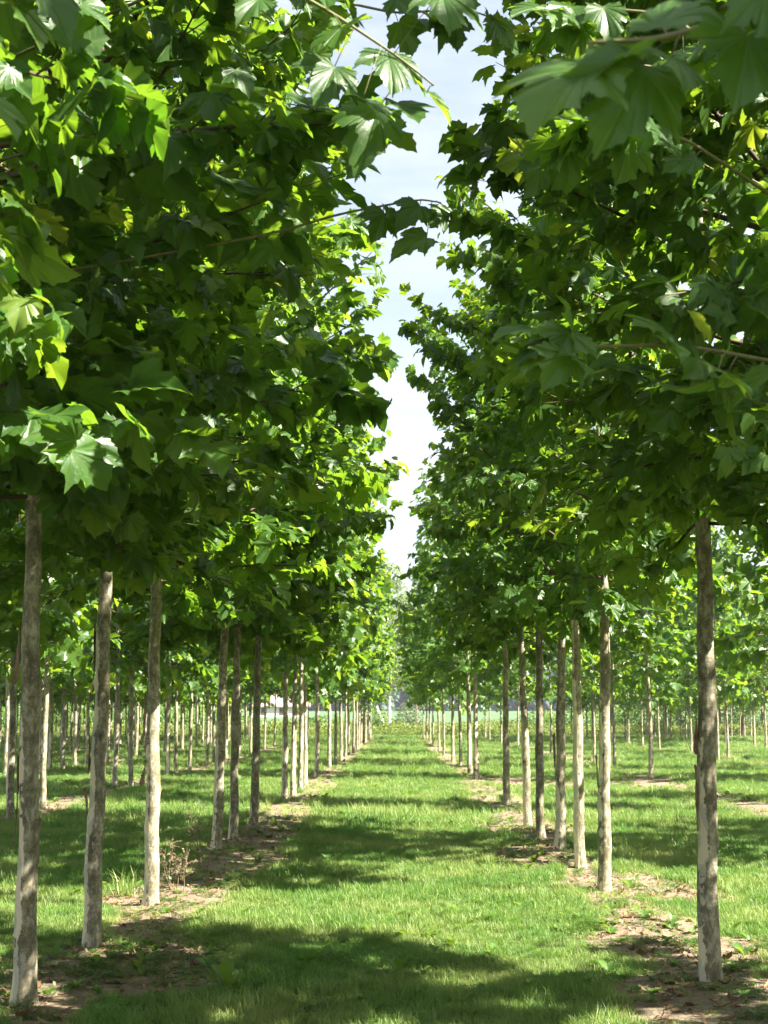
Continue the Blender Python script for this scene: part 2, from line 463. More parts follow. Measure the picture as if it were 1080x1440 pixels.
def gen_crown(seed, H=7.6, cb=2.55, R=1.55, nb=46, low=False, shoot_gap=0.125, size=0.146, thin=1.5):
    """limbs and leaves about a vertical leader at the origin; heights above ground"""
    r = np.random.default_rng(seed)
    limbs = []; twigs = []
    LB, LT, LN, LS, LV = [], [], [], [], []
    lead = np.array([[0.045 * math.sin(z * 1.7 + seed) * min(1, max(0, z - cb - 0.15) * 0.7), 0.045 * math.cos(z * 1.3 + seed * 2) * min(1, max(0, z - cb - 0.15) * 0.7), z] for z in np.linspace(cb - 0.1, H, 18)])
    lead_r = np.interp(lead[:, 2], [cb, H], [0.039, 0.006])
    az = r.uniform(0, 6.28)

    def leaf(p, out, s, lvb):
        tip = out * r.uniform(0.2, 1.0) + np.array([0, 0, -1]) * r.uniform(0.15, 1.0) + r.normal(0, 0.45, 3)
        nor = np.array([0, 0, 1.0]) * r.uniform(0.3, 1.0) + out * r.uniform(0.1, 0.9) + r.normal(0, 0.42, 3)
        pet = out * 0.4 + r.normal(0, 0.5, 3); pet /= np.linalg.norm(pet) + 1e-9
        q = p + pet * r.uniform(0.03, 0.075)
        LB.append(q); LT.append(tip); LN.append(nor); LS.append(s); LV.append(lvb)
        return q

    def shoot(p0, d, L, lvb, last=False):
        n = 5
        d = d / np.linalg.norm(d)
        pts = [p0]
        for k in range(n - 1):
            d = d + r.normal(0, 0.10, 3) + np.array([0, 0, 0.05]); d /= np.linalg.norm(d)
            pts.append(pts[-1] + d * L / (n - 1))
        pts = np.array(pts)
        twigs.append((pts, np.linspace(0.005, 0.0018, n)))
        m = max(3, int(L / 0.075 * thin))
        for k in range(m):
            f = (k + 0.8) / m
            i = min(int(f * (n - 1)), n - 2); w = f * (n - 1) - i
            p = pts[i] * (1 - w) + pts[i + 1] * w
            out = p - np.array([0, 0, p[2]]); out = out / (np.linalg.norm(out) + 1e-6)
            out = out * 0.6 + d * 0.7 + r.normal(0, 0.3, 3)
            out /= np.linalg.norm(out)
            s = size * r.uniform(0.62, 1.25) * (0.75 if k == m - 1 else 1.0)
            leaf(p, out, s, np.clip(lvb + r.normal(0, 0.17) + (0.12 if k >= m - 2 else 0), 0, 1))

    for b in range(nb):
        t = (b + 0.5 + r.uniform(-0.3, 0.3)) / nb
        z0 = cb + 0.02 + (H - cb - 0.4) * t ** 1.4 * 0.93
        az += 2.399 + r.uniform(-0.3, 0.3)
        el = np.interp(t, [0, 0.08, 0.25, 0.6, 1], [-6, 6, 24, 44, 62]) + r.uniform(-8, 8)
        reach = R * crown_profile(min(1, (z0 - cb) / (H - cb) + 0.10)) * r.uniform(0.72, 1.08)
        L = max(0.4, reach / math.cos(R_(el)) * 0.92)
        d = np.array([math.cos(az) * math.cos(R_(el)), math.sin(az) * math.cos(R_(el)), math.sin(R_(el))])
        p = np.array([np.interp(z0, lead[:, 2], lead[:, 0]), np.interp(z0, lead[:, 2], lead[:, 1]), z0])
        pts = [p]; n = 8
        for k in range(n - 1):
            d = d + r.normal(0, 0.07, 3) + np.array([0, 0, -0.055 if t < 0.4 else -0.02]); d /= np.linalg.norm(d)
            pts.append(pts[-1] + d * L / (n - 1))
        pts = np.array(pts)
        limbs.append((pts, np.linspace(0.017, 0.004, n) * (0.6 + 0.4 * L / 1.6)))
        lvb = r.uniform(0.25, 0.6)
        m = int(L / shoot_gap)
        for k in range(m):
            f = 0.22 + 0.78 * (k + 0.5) / m
            i = min(int(f * (n - 1)), n - 2); w = f * (n - 1) - i
            q = pts[i] * (1 - w) + pts[i + 1] * w
            dd = pts[i + 1] - pts[i]; dd /= np.linalg.norm(dd)
            side = np.cross(dd, [0, 0, 1.0]); side /= np.linalg.norm(side) + 1e-6
            sd = dd * 0.75 + side * (1 if k % 2 else -1) * r.uniform(0.5, 1.0) + np.array([0, 0, r.uniform(-0.55, 0.45)])
            shoot(q, sd, r.uniform(0.22, 0.5) * (0.75 + 0.4 * (1 - f)), lvb)
        shoot(pts[-1], d, r.uniform(0.2, 0.35), lvb + 0.1)
    for k in range(7):
        z0 = H - 0.15 * k
        a = r.uniform(0, 6.28)
        shoot(np.array([0, 0, z0]) + lead[-1] * [1, 1, 0], np.array([math.cos(a) * 0.7, math.sin(a) * 0.7, 0.9]), 0.3, 0.6)
    lv = (np.array(LB), np.array(LT), np.array(LN), np.array(LS), np.array(LV))
    return dict(lead=(lead, lead_r), limbs=limbs, twigs=twigs, leaves=lv, H=H, cb=cb)


def crown_mesh(c, tpl, name, seed, twigs=True, mat='plane_leaf'):
    g = G()
    B, T, Nn, S, V = c['leaves']
    put_leaves(g, B, T, Nn, S, V, tpl, seed)
    if twigs:
        for pts, rad in c['twigs']:
            v, t = tube(pts, rad, 3, False); g.add(v, t, 1)
    return g.mesh(name, [M[mat], M['twig']])


def trunk_geo(g, seed, r0, cb, lean=(0, 0), n=16, step=0.05, peel=1.0, peel_top=1.5, side=PI, knots=20, z0=-0.06, bend=0.009):
    """one swelling, slightly crooked stem from the soil to the crown, with the bias for peeling bark"""
    r = np.random.default_rng(seed)
    zs = np.arange(z0, cb + 0.12, step)
    f = np.clip(zs / cb, 0, 1)
    ph = r.uniform(0, 6.28, 4)
    cx = lean[0] * f + bend * np.sin(zs * 2.1 + ph[0]) * f * (1.1 - f) * 2 + 0.004 * np.sin(zs * 9 + ph[1])
    cy = lean[1] * f + bend * np.sin(zs * 1.8 + ph[2]) * f * (1.1 - f) * 2
    rad = 0.91 * r0 * (1.02 - 0.30 * f) * (1 + 0.04 * np.exp(-np.clip(zs, 0, 9) / 0.3)) * (1 + 0.03 * np.sin(zs * 4.3 + ph[3]))
    rad = rad * (1 - 0.45 * sstep(cb - 0.02, cb + 0.1, zs))
    th = np.linspace(0, 2 * PI, n, endpoint=False)
    ZZ, TH = np.meshgrid(zs, th, indexing='ij')
    rr = rad[:, None] * np.ones_like(TH); kn = np.zeros_like(TH)
    for k in range(knots):
        kz = r.uniform(0.25, cb); kt = r.uniform(0, 6.28); a = r.uniform(0.05, 0.30); w = r.uniform(0.015, 0.035)
        dt = (TH - kt + PI) % (2 * PI) - PI
        e = np.exp(-((ZZ - kz) / w) ** 2 - (dt / 0.45) ** 2); rr = rr * (1 + a * e); kn = np.maximum(kn, e ** 2 * min(1, a * 6))
    rr = rr * (1 + (0.16 + 0.10 * np.sin(4 * TH + ph[0]) + 0.07 * np.sin(7 * TH + ph[3])) * np.exp(-np.clip(ZZ, 0, 9) / 0.06))
    rr = rr * (1 + 0.035 * np.sin(3 * TH + 2.5 * ZZ + ph[1]) * np.sin(1.7 * ZZ + ph[2]))
    v = np.stack([cx[:, None] + rr * np.cos(TH), cy[:, None] + rr * np.sin(TH), ZZ], -1).reshape(-1, 3)
    t = []
    for i in range(len(zs) - 1):
        a = i * n + np.arange(n); b = i * n + (np.arange(n) + 1) % n
        t.append(np.stack([a, b, b + n], 1)); t.append(np.stack([a, b + n, a + n], 1))
    ds = np.abs((TH - side + PI) % (2 * PI) - PI)
    pb = peel * (0.60 - 0.34 * sstep(0.25, 1.05, ds) - 0.22 * sstep(1.2, 2.2, ds)) - 0.33 * sstep(peel_top - 0.3, peel_top + 0.5, ZZ)
    pb = pb + 0.07 * np.sin(ZZ * 3.1 + ph[0]) + 0.06 * np.sin(ZZ * 8.3 + ph[2] + TH)
    g.add(v, np.concatenate(t), 0, pb=pb.ravel(), kn=kn.ravel())
    return np.array([cx[-1], cy[-1]]), rad[-1]


# ------------------------------------------------------------------ crown variants
NEAR_CROWNS = []
for s in range(5):
    c = gen_crown(100 + s, H=7.4 + 0.25 * (s % 3), R=1.5 + 0.06 * (s % 3))
    me = crown_mesh(c, T_HI, 'plane_crown', s)
    br = []
    g = G(); v, t = tube(c['lead'][0], c['lead'][1], 8); g.add(v, t, 0, pb=0.0, kn=0.0); br.append(g.mesh('leader', [M['bark']]))
    for pts, rad in c['limbs']:
        g = G(); v, t = tube(pts, rad, 6); g.add(v, t, 0); br.append(g.mesh('branch', [M['limb']]))
    NEAR_CROWNS.append((me, br, c))
FAR = []
for s in range(5):
    c = gen_crown(300 + s, H=7.2 + 0.3 * (s % 3), R=1.5 + 0.06 * (s % 2), nb=38, shoot_gap=0.17, size=0.222, thin=0.95)
    me = crown_mesh(c, T_LO, 'plane_crown', 40 + s, twigs=False)
    tm = []
    for q in range(2):
        g = G()
        xy, rt = trunk_geo(g, 500 + s * 7 + q, 0.060, 2.55, (0, 0), n=10, step=0.12, peel=0.9 + 0.25 * q, peel_top=0.9 + 0.9 * random.random(), side=PI + 0.55, knots=12, bend=0.02)
        v, t = tube(c['lead'][0] + [xy[0], xy[1], 0], c['lead'][1], 6); g.add(v, t, 0, pb=0.0, kn=0.0)
        for pts, rad in c['limbs']:
            v, t = tube(pts[::2], rad[::2], 4); g.add(v, t, 1)
        tm.append(g.mesh('plane_trunk', [M['bark'], M['limb']]))
    FAR.append((me, tm))
print('leaves per crown', len(NEAR_CROWNS[0][2]['leaves'][0]), len(FAR[0][0].polygons) // 11)


def gzf(x, y):
    return float(gz(np.array([x]), np.array([y]))[0])


# ------------------------------------------------------------------ near trees, each with its own trunk
def near_tree(x, y, label, k, top=None, r0=0.062, cb=2.55, peel=1.0, peel_top=1.5, side=PI, group=None, rz=None, zs=1.0, ws=1.0):
    zs = zs if x < 0 else zs * 0.87
    ws = ws * (1.12 if x < 0 else 0.87)
    z = gzf(x, y)
    root = link('plane_tree', None, None, (x, y, z))
    tag(root, label, 'tree', group)
    lean = (0, 0) if top is None else ((top.x - x), 0)
    g = G()
    xy, rt = trunk_geo(g, 900 + k, r0, cb, lean, n=20, step=0.035, peel=peel, peel_top=peel_top, side=side)
    tr = link('trunk', g.mesh('plane_trunk', [M['bark']]), root)
    cm, br, c = NEAR_CROWNS[k % 5]
    a = (k * 2.1) % 6.28 if rz is None else rz
    cr = link('crown', cm, root, (xy[0], xy[1], 0), a)
    cr.scale = (ws, ws, zs); cr.location.z = 2.5 * (1 - zs)
    for b in br:
        o = link('branch', b, root, (xy[0], xy[1], 0), a); o.scale = (ws, ws, zs); o.location.z = 2.5 * (1 - zs)
    return root, tr


def loose_bark(trunk, x, y, z, th, r0, length, width, curl, seed):
    """a plate of bark still hanging by one edge, curling away from the stem"""
    r = np.random.default_rng(seed)
    nu, nv = 9, 12
    V = []
    for layer in (0.0, 0.003):
        for j in range(nv):
            f = j / (nv - 1)
            wz = width * (0.55 + 0.5 * math.sin(f * PI) + 0.12 * r.normal())
            for i in range(nu):
                u = i / (nu - 1)
                off = curl * (u ** 1.6) * (0.5 + 0.5 * math.sin(f * 2.4 + seed))
                ang = th - (u * wz) / r0 * 0.55
                rr = r0 + 0.004 + off + layer + 0.003 * math.sin(f * 9 + u * 4)
                V.append((rr * math.cos(ang), rr * math.sin(ang), z + (f - 0.5) * length + 0.01 * math.sin(u * 5 + seed)))
    T = []
    o = nu * nv
    for j in range(nv - 1):
        for i in range(nu - 1):
            a = j * nu + i
            T += [(a, a + 1, a + nu + 1), (a, a + nu + 1, a + nu), (o + a, o + a + nu + 1, o + a + 1), (o + a, o + a + nu, o + a + nu + 1)]
    for j in range(nv - 1):
        for i in (0, nu - 1):
            a = j * nu + i; T += [(a, a + nu, o + a + nu), (a, o + a + nu, o + a)]
    for i in range(nu - 1):
        for j in (0, nv - 1):
            a = j * nu + i; T += [(a, a + 1, o + a + 1), (a, o + a + 1, o + a)]
    g = G(); g.add(V, T, 0)
    return link('loose_bark', g.mesh('loose_bark', [M['loose']], True), trunk, (x, y, 0))


k = 0
LB_ = []     # (root, trunk, d)
left_near = [
    ((33, 1425), (48, 735), 'frontmost left plane tree, pale peeled strip down its dappled trunk', 0.062, 1.1, 1.35),
    ((128, 1337), (148, 850), 'shaded plane tree, second in the left row, with loose brown bark hanging from its trunk', 0.062, 1.15, 2.2),
    ((212, 1278), (219, 850), 'sunlit plane tree, third in the left row, curled bark flakes along its bright trunk', 0.064, 1.1, 1.3),
    ((304, 1200), (317, 890), 'plane tree, fourth in the left row, cream peeled lower trunk behind a dead weed', 0.062, 1.25, 1.25),
    ((328, 1185), (334, 890), 'dark thin shaded plane tree, fifth in the left row, close behind a cream peeled trunk', 0.058, 0.8, 0.9),
    ((357, 1168), (364, 895), 'dark brown shaded plane tree, sixth in the left row, beside brown soil', 0.062, 0.7, 0.5),
    ((400, 1126), (402, 915), 'grey shaded plane tree, seventh in the left row, just before sunlit pale trunks', 0.06, 0.95, 1.0),
]
for (bx, by), tp, lab, r0, peel, ptop in left_near:
    x, y = onground(bx, by)
    LB_.append(near_tree(x, y, lab, k, at(tp[0], tp[1], y), r0, 2.6, peel, ptop, side=PI + 0.6)); k += 1
RB_ = []
right_near = [
    ((998, 1388), (989, 710), 'thick grey plane tree in front at the lower right, narrow cream strip along its trunk', 0.066, 1.0, 1.25),
    ((851, 1258), (849, 790), 'sunlit pale plane tree, second in the right row, standing on bare dry soil', 0.060, 1.0, 1.5),
    ((816, 1225), (808, 850), 'bright cream plane tree, third in the right row, trunk nearly bare of bark in sunlight', 0.060, 1.65, 1.3),
    ((788, 1200), (790, 850), 'shaded plane tree, fourth in the right row, cream patch on its lower left trunk', 0.062, 1.1, 0.8),
    ((760, 1183), (758, 880), 'darkest plane tree, fifth in the right row, trunk wholly in shadow', 0.058, 0.5, 0.5),
    ((742, 1165), (733, 880), 'sunlit knobbly plane tree, sixth in the right row, leaning slightly towards the lane', 0.060, 1.15, 1.6),
    ((712, 1136), (711, 900), 'shaded grey plane tree, seventh in the right row, alone before a gap of sunny soil', 0.063, 0.6, 0.6),
]
for (bx, by), tp, lab, r0, peel, ptop in right_near:
    x, y = onground(bx, by)
    RB_.append(near_tree(x, y, lab, k, at(tp[0], tp[1], y), r0, 2.6, peel, ptop, side=PI + 0.62)); k += 1
# nearer trees of both rows: trunks outside the frame, crowns inside it
n1 = near_tree(-1.87, 5.5, 'plane tree outside the left edge whose dark crown fills the upper left', k)[0]; k += 1
n2 = near_tree(-1.90, 3.7, 'nearest left row plane tree, only its lowest leaves reaching the top left corner', k, ws=0.68)[0]; k += 1
n3 = near_tree(1.74, 6.5, 'plane tree outside the right edge, shaded crown overhanging the first right trunk', k)[0]; k += 1
n4 = near_tree(1.76, 5.0, 'plane tree outside the right edge with a sunlit shoot reaching into the lane', k)[0]; k += 1
n5 = near_tree(1.85, 1.7, 'nearest plane tree of the right row, big blurred leaves hanging in the top right corner', k, ws=0.8, zs=1.12)[0]; k += 1

# plates of loose bark on the front trunks (thing > trunk > loose_bark)
for (tr, zc, ln, wd, cu, th, sd, z_r) in [
    (LB_[0][1], 1.78, 0.30, 0.05, 0.05, PI * 0.98, 1, 0.055), (LB_[0][1], 1.02, 0.45, 0.05, 0.012, PI * 1.05, 2, 0.058),
    (LB_[1][1], 1.80, 0.55, 0.05, 0.022, PI * 1.0, 3, 0.055), (LB_[1][1], 1.25, 0.30, 0.06, 0.04, PI * 1.05, 4, 0.057), (LB_[1][1], 0.90, 0.2, 0.06, 0.035, PI * 1.1, 5, 0.058),
    (LB_[2][1], 1.85, 0.22, 0.06, 0.02, PI * 1.02, 6, 0.057), (LB_[2][1], 1.45, 0.3, 0.05, 0.03, PI * 1.0, 7, 0.058), (LB_[2][1], 1.02, 0.18, 0.06, 0.05, PI * 1.05, 8, 0.06),
    (RB_[0][1], 1.35, 0.20, 0.05, 0.03, PI * 1.1, 9, 0.058), (RB_[0][1], 1.0, 0.35, 0.04, 0.015, PI * 1.12, 10, 0.06),
    (RB_[1][1], 1.0, 0.25, 0.04, 0.02, PI * 1.0, 11, 0.055), (RB_[3][1], 1.0, 0.5, 0.04, 0.03, PI * 1.0, 12, 0.055)]:
    me = tr.data
    co = np.empty(len(me.vertices) * 3, np.float32); me.vertices.foreach_get('co', co); co = co.reshape(-1, 3)
    sel = np.abs(co[:, 2] - zc) < 0.04
    c0 = co[sel].mean(0)
    loose_bark(tr, float(c0[0]), float(c0[1]), zc, th, z_r, ln, wd, cu, sd)


# ------------------------------------------------------------------ shoots hanging out of the near crowns
def shoot_branch(parent, path, leaves, r=0.005, seed=0, auto=0):
    """path: (px, py, d) along the twig; leaves: (stalk px, py, d, tip px, py, d, facing)"""
    g = G()
    P = np.array([at(*p) for p in path])
    zt = max(2.6, P[0][2] - 0.15)
    P = np.vstack([[parent.location.x, parent.location.y, zt], P])
    if len(P) > 2:
        tt = np.linspace(0, len(P) - 1, 4 * len(P)); P2 = np.stack([np.interp(tt, np.arange(len(P)), P[:, i]) for i in range(3)], 1)
        P2[1:-1] = (P2[:-2] + P2[1:-1] * 2 + P2[2:]) / 4; P = P2; r = r * 1.6
    v, t = tube(P, np.linspace(r, r * 0.4, len(P)), 6); g.add(v, t, 1)
    B, T, Nn, S, V = [], [], [], [], []
    rr = np.random.default_rng(seed)
    for (a, b, d, a2, b2, d2, nx, nz, ny, lv) in leaves:
        p = np.array(at(a, b, d)); q = np.array(at(a2, b2, d2))
        i = np.argmin(np.linalg.norm(P - p, axis=1))
        mid = (P[i] + p) / 2 + [0, 0, 0.008]
        v, t = tube(np.array([P[i], mid, p]), 0.0016, 4); g.add(v, t, 1)
        B.append(p); T.append(q - p); Nn.append((nx, ny, nz)); S.append(np.linalg.norm(q - p) * 0.84); V.append(lv)
    for q_ in range(auto):
        f = rr.uniform(0.08, 1.0) * (len(P) - 1); i = min(int(f), len(P) - 2); p = P[i] + (P[i + 1] - P[i]) * (f - i)
        d = rr.normal(0, 0.5, 3) + [0.25 * math.copysign(1, P[-1][0] - P[0][0]), 0, -0.55]; d /= np.linalg.norm(d)
        e = p + rr.normal(0, 0.025, 3) + d * 0.03
        v, t = tube(np.array([p, (p + e) / 2 + [0, 0, 0.006], e]), 0.0015, 4); g.add(v, t, 1)
        B.append(e); T.append(d); Nn.append(np.array([0.3, -0.35, 0.7]) + rr.normal(0, 0.45, 3)); S.append(rr.uniform(0.09, 0.15)); V.append(np.clip(rr.normal(0.5, 0.2), 0, 1))
    put_leaves(g, np.array(B), np.array(T), np.array(Nn, float), np.array(S), np.array(V), T_XHI, seed)
    me = g.mesh('leafy_shoot', [M['plane_leaf'], M['twig']])
    o = link('leafy_shoot', me, parent)
    o.location = -Vector(parent.location)
    return o


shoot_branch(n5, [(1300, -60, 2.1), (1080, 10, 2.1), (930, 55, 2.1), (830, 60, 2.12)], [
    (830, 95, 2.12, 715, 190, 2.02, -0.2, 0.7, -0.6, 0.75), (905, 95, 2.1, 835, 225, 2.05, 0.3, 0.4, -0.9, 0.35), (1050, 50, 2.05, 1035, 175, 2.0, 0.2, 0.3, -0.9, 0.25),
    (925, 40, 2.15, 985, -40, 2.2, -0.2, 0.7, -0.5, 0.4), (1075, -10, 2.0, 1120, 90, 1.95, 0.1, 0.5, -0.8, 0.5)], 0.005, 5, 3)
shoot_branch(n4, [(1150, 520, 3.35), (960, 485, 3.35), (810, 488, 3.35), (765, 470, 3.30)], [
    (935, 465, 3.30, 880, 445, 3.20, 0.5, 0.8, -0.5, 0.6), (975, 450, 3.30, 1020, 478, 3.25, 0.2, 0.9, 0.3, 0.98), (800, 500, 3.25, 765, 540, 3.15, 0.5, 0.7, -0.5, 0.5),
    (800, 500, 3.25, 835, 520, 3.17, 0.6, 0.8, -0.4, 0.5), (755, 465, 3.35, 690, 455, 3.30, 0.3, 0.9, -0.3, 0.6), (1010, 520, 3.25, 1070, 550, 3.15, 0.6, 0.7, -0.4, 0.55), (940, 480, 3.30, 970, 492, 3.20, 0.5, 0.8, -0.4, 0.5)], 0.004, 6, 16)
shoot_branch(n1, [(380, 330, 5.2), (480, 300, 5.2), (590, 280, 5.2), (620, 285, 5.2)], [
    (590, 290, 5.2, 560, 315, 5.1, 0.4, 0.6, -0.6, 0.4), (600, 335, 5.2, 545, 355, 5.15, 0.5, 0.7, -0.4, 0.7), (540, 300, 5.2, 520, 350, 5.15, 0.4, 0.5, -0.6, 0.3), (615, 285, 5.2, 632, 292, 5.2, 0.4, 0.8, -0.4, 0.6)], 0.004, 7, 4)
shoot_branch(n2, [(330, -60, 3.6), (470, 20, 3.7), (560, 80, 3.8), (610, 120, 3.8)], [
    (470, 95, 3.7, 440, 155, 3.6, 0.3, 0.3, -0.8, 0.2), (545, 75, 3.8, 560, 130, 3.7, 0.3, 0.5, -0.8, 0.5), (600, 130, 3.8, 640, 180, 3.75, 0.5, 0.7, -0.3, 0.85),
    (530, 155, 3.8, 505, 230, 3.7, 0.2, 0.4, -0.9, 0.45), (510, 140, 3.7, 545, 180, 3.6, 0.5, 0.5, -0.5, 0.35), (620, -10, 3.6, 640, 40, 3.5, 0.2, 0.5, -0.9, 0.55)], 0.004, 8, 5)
shoot_branch(n2, [(-150, -120, 2.9), (-60, -20, 2.9), (20, -20, 2.9)], [
    (5, -15, 2.9, 85, 80, 2.85, 0.5, 0.8, -0.3, 0.75), (-30, 130, 2.9, 50, 200, 2.85, 0.5, 0.8, -0.3, 0.6), (45, -30, 2.9, 110, 30, 2.85, 0.3, 0.5, -0.7, 0.3)], 0.005, 9, 3)


shoot_branch(n1, [(330, -60, 4.7), (450, -5, 4.7), (560, 20, 4.75), (650, 10, 4.8), (705, 30, 4.8)], [], 0.004, 31, 16)
shoot_branch(n1, [(330, 130, 5.0), (420, 160, 4.9), (480, 200, 4.9)], [], 0.004, 32, 16)
shoot_branch(n4, [(940, 20, 4.2), (830, 10, 4.2), (755, 40, 4.3)], [], 0.004, 33, 22)
shoot_branch(n4, [(960, 190, 4.0), (850, 170, 4.0), (780, 200, 4.1)], [], 0.004, 34, 30)

# ------------------------------------------------------------------ the rest of the rows: copies of five far trees
PROTO = {}
ORD = ['first', 'second', 'third', 'fourth', 'fifth', 'sixth', 'seventh', 'eighth', 'ninth', 'tenth', 'eleventh', 'twelfth', 'thirteenth',
       'fourteenth', 'fifteenth', 'sixteenth', 'seventeenth', 'eighteenth', 'nineteenth', 'twentieth', 'twenty-first', 'twenty-second', 'twenty-third', 'twenty-fourth', 'twenty-fifth', 'twenty-sixth', 'twenty-seventh', 'twenty-eighth']
tree_rng = np.random.default_rng(21)


def far_tree(x, y, label, group, s=1.0, thick=1.0):
    v = int(tree_rng.integers(0, 5)); q = int(tree_rng.integers(0, 2))
    loc = (x, y, gzf(x, y))
    if (v, q) not in PROTO:
        root = link('plane_tree', None); link('trunk', FAR[v][1][q], root); link('crown', FAR[v][0], root)
        PROTO[(v, q)] = root
    else:
        src = PROTO[(v, q)]
        root = src.copy(); COL.objects.link(root)
        for ch in src.children:
            c = ch.copy(); COL.objects.link(c); c.parent = root
    root.location = loc
    ang = float(tree_rng.uniform(-0.5, 0.5)) + (0 if tree_rng.random() < 0.6 else 0.9)
    root.rotation_euler = (float(tree_rng.normal(0, 0.008)), float(tree_rng.normal(0, 0.008)), ang)
    hs = (0.95 if x > 0 else 1.02) * s * float(tree_rng.uniform(0.94, 1.06))
    for ch in root.children:
        if ch.name.startswith('trunk'):
            w = thick * float(tree_rng.uniform(0.88, 1.12)); ch.scale = (w, w, hs)
        else:
            ch.scale = (1, 1, hs)
    tag(root, label, 'tree', group)
    return root


CNT = {}


def row_tree(row, x, y, label=None, **kw):
    CNT[row] = CNT.get(row, 0) + 1
    far_tree(x, y, label, kw.pop('group', GROUPS[row]), **kw)


GROUPS = {'L1': 'plane trees of the left row beside the lane', 'R1': 'plane trees of the right row beside the lane', 'L2': 'plane trees of the second row to the left',
          'R2': 'plane trees of the second row to the right', 'L3': 'plane trees of the third row to the left', 'R3': 'plane trees of the third row to the right',
          'L4': 'plane trees of the fourth row to the left', 'R4': 'plane trees of the fourth row to the right', 'L5': 'plane trees of the fifth row to the left',
          'R5': 'plane trees of the fifth row to the right', 'L6': 'plane trees of the sixth row to the left'}
for o, _ in LB_: o['group'] = GROUPS['L1']
for o, _ in RB_: o['group'] = GROUPS['R1']
for o in (n1, n2): o['group'] = GROUPS['L1']
for o in (n3, n4, n5): o['group'] = GROUPS['R1']

L1 = [(412, 1122), (422, 1115), (429, 1108), (445, 1094), (463, 1082), (472, 1077), (479.5, 1070.5), (486, 1066), (490, 1063), (497, 1060), (502, 1055),
      (505, 1051), (508, 1049), (511, 1047), (514, 1045), (518.5, 1042), (521, 1039)]
L1LAB = {0: 'first of the sunlit pale trunks clustered in the left row beside the lane', 1: 'middle one of the sunlit pale trunks clustered in the left row beside the lane', 2: 'last of the sunlit pale trunks clustered in the left row beside the lane',
         3: 'shaded dark plane tree standing just past the sunlit pale cluster in the left row', 16: 'last plane tree of the left row, at the far end of the lane'}
for i, (px, py) in enumerate(L1):
    x, y = onground(px, py)
    row_tree('L1', x, y, L1LAB.get(i, 'slim plane tree, %s trunk from the front in the left row along the lane' % ORD[i + 7]))
R1 = [(670, 1098), (661, 1092), (648, 1079), (637, 1075), (624, 1064), (617.5, 1058.5), (609, 1048), (604.5, 1044.5), (600, 1042), (595.5, 1038.5)]
R1LAB = {0: 'grey plane tree, eighth in the right row, close beside a paler sunlit trunk', 1: 'sunlit pale plane tree, ninth in the right row, just behind a grey trunk', 9: 'last plane tree of the right row, at the far end of the lane'}
for i, (px, py) in enumerate(R1):
    x, y = onground(px, py)
    row_tree('R1', x, y, R1LAB.get(i, 'slim plane tree, %s trunk from the front in the right row along the lane' % ORD[i + 7]))
L2 = [(14, 1155), (60, 1140), (161, 1111), (184, 1107), (235, 1093), (247, 1089), (267, 1086), (291, 1078), (300, 1074), (318, 1069), (337, 1064), (352, 1060), (372, 1055), (386, 1050.5), (403, 1046.5), (413, 1043.5), (423, 1041), (433, 1038.5)]
L2LAB = {0: 'dark shaded plane tree at the left edge, first beyond the soil strip', 1: 'dappled plane tree, second in the second left row, just behind the frontmost left trunk'}
for i, (px, py) in enumerate(L2):
    x, y = onground(px, py)
    row_tree('L2', x, y, L2LAB.get(i, 'plane tree, %s trunk from the front in the second row to the left' % ORD[i]))
R2 = [(916, 1099), (864, 1081.5), (836, 1074), (775, 1062), (728.5, 1051), (705, 1048), (688.5, 1042), (682.5, 1040)]
R2LAB = {0: 'sunlit slim plane tree on bare soil, frontmost in the second right row'}
for i, (px, py) in enumerate(R2):
    x, y = onground(px, py)
    row_tree('R2', x, y, R2LAB.get(i, 'plane tree, %s trunk from the front in the second row to the right' % ORD[i]))


def hidden(x, y):
    """outside the frame, casting the shade that falls into it"""
    far_tree(x, y, 'plane tree standing outside the picture, known only by the shade it casts', 'plane trees outside the frame')


# second row to the right, before it enters the frame
for y in (1.8, 3.5, 5.2, 6.9, 15.1, 16.8, 23.2):
    hidden(5.9 + float(tree_rng.normal(0, 0.08)), y)
for y in (7.5, 9.4, 15.2, 17.3, 19.2): hidden(-5.65, y)
for y in (4.0, 6.1, 8.0, 16.3, 18.1, 25.2, 33.1, 35.0, 40.5): hidden(11.6, y)
for y in (8.0, 16.5, 25.0, 33.6, 42, 50, 57): hidden(16.7, y)

FARLAB = {'L3': 'distant slim plane tree in the third row to the left', 'L4': 'distant slim plane tree in the fourth row to the left', 'L5': 'distant thin plane tree in the fifth row to the left',
          'L6': 'distant thin plane tree in the sixth row to the left', 'R3': 'distant slim plane tree in the third row to the right', 'R4': 'distant slim plane tree in the fourth row to the right',
          'R5': 'distant thin plane tree in the fifth row to the right'}
R3 = [(1010, 1072), (1024, 1065), (972, 1058), (927, 1055), (904, 1050), (880, 1044), (862, 1040)]
for px, py in R3:
    x, y = onground(px, py); row_tree('R3', x, y, FARLAB['R3'])
R4 = [(1077, 1053), (1061, 1050), (1022, 1045), (938, 1041.5), (985, 1043), (958, 1039)]
for px, py in R4:
    x, y = onground(px, py); row_tree('R4', x, y, FARLAB['R4'])
for row, y0, p in (('L3', 36, 1.1), ('L4', 50, 1.15), ('L5', 64, 1.15), ('L6', 80, 1.2), ('R3', 74, 0.8), ('R4', 76, 0.95), ('R5', 80, 1.1)):
    y = y0
    while y < ROW_END:
        if vnoise(np.array([y * 0.21]), np.array([0.5]), 77)[0] * 0.5 + tree_rng.random() * 0.5 < p * 0.72:
            row_tree(row, ROWS[row] + float(tree_rng.normal(0, 0.12)), y + float(tree_rng.normal(0, 0.12)), FARLAB[row], thick=0.85 if row in ('L5', 'L6') else 1.0)
        y += 1.75

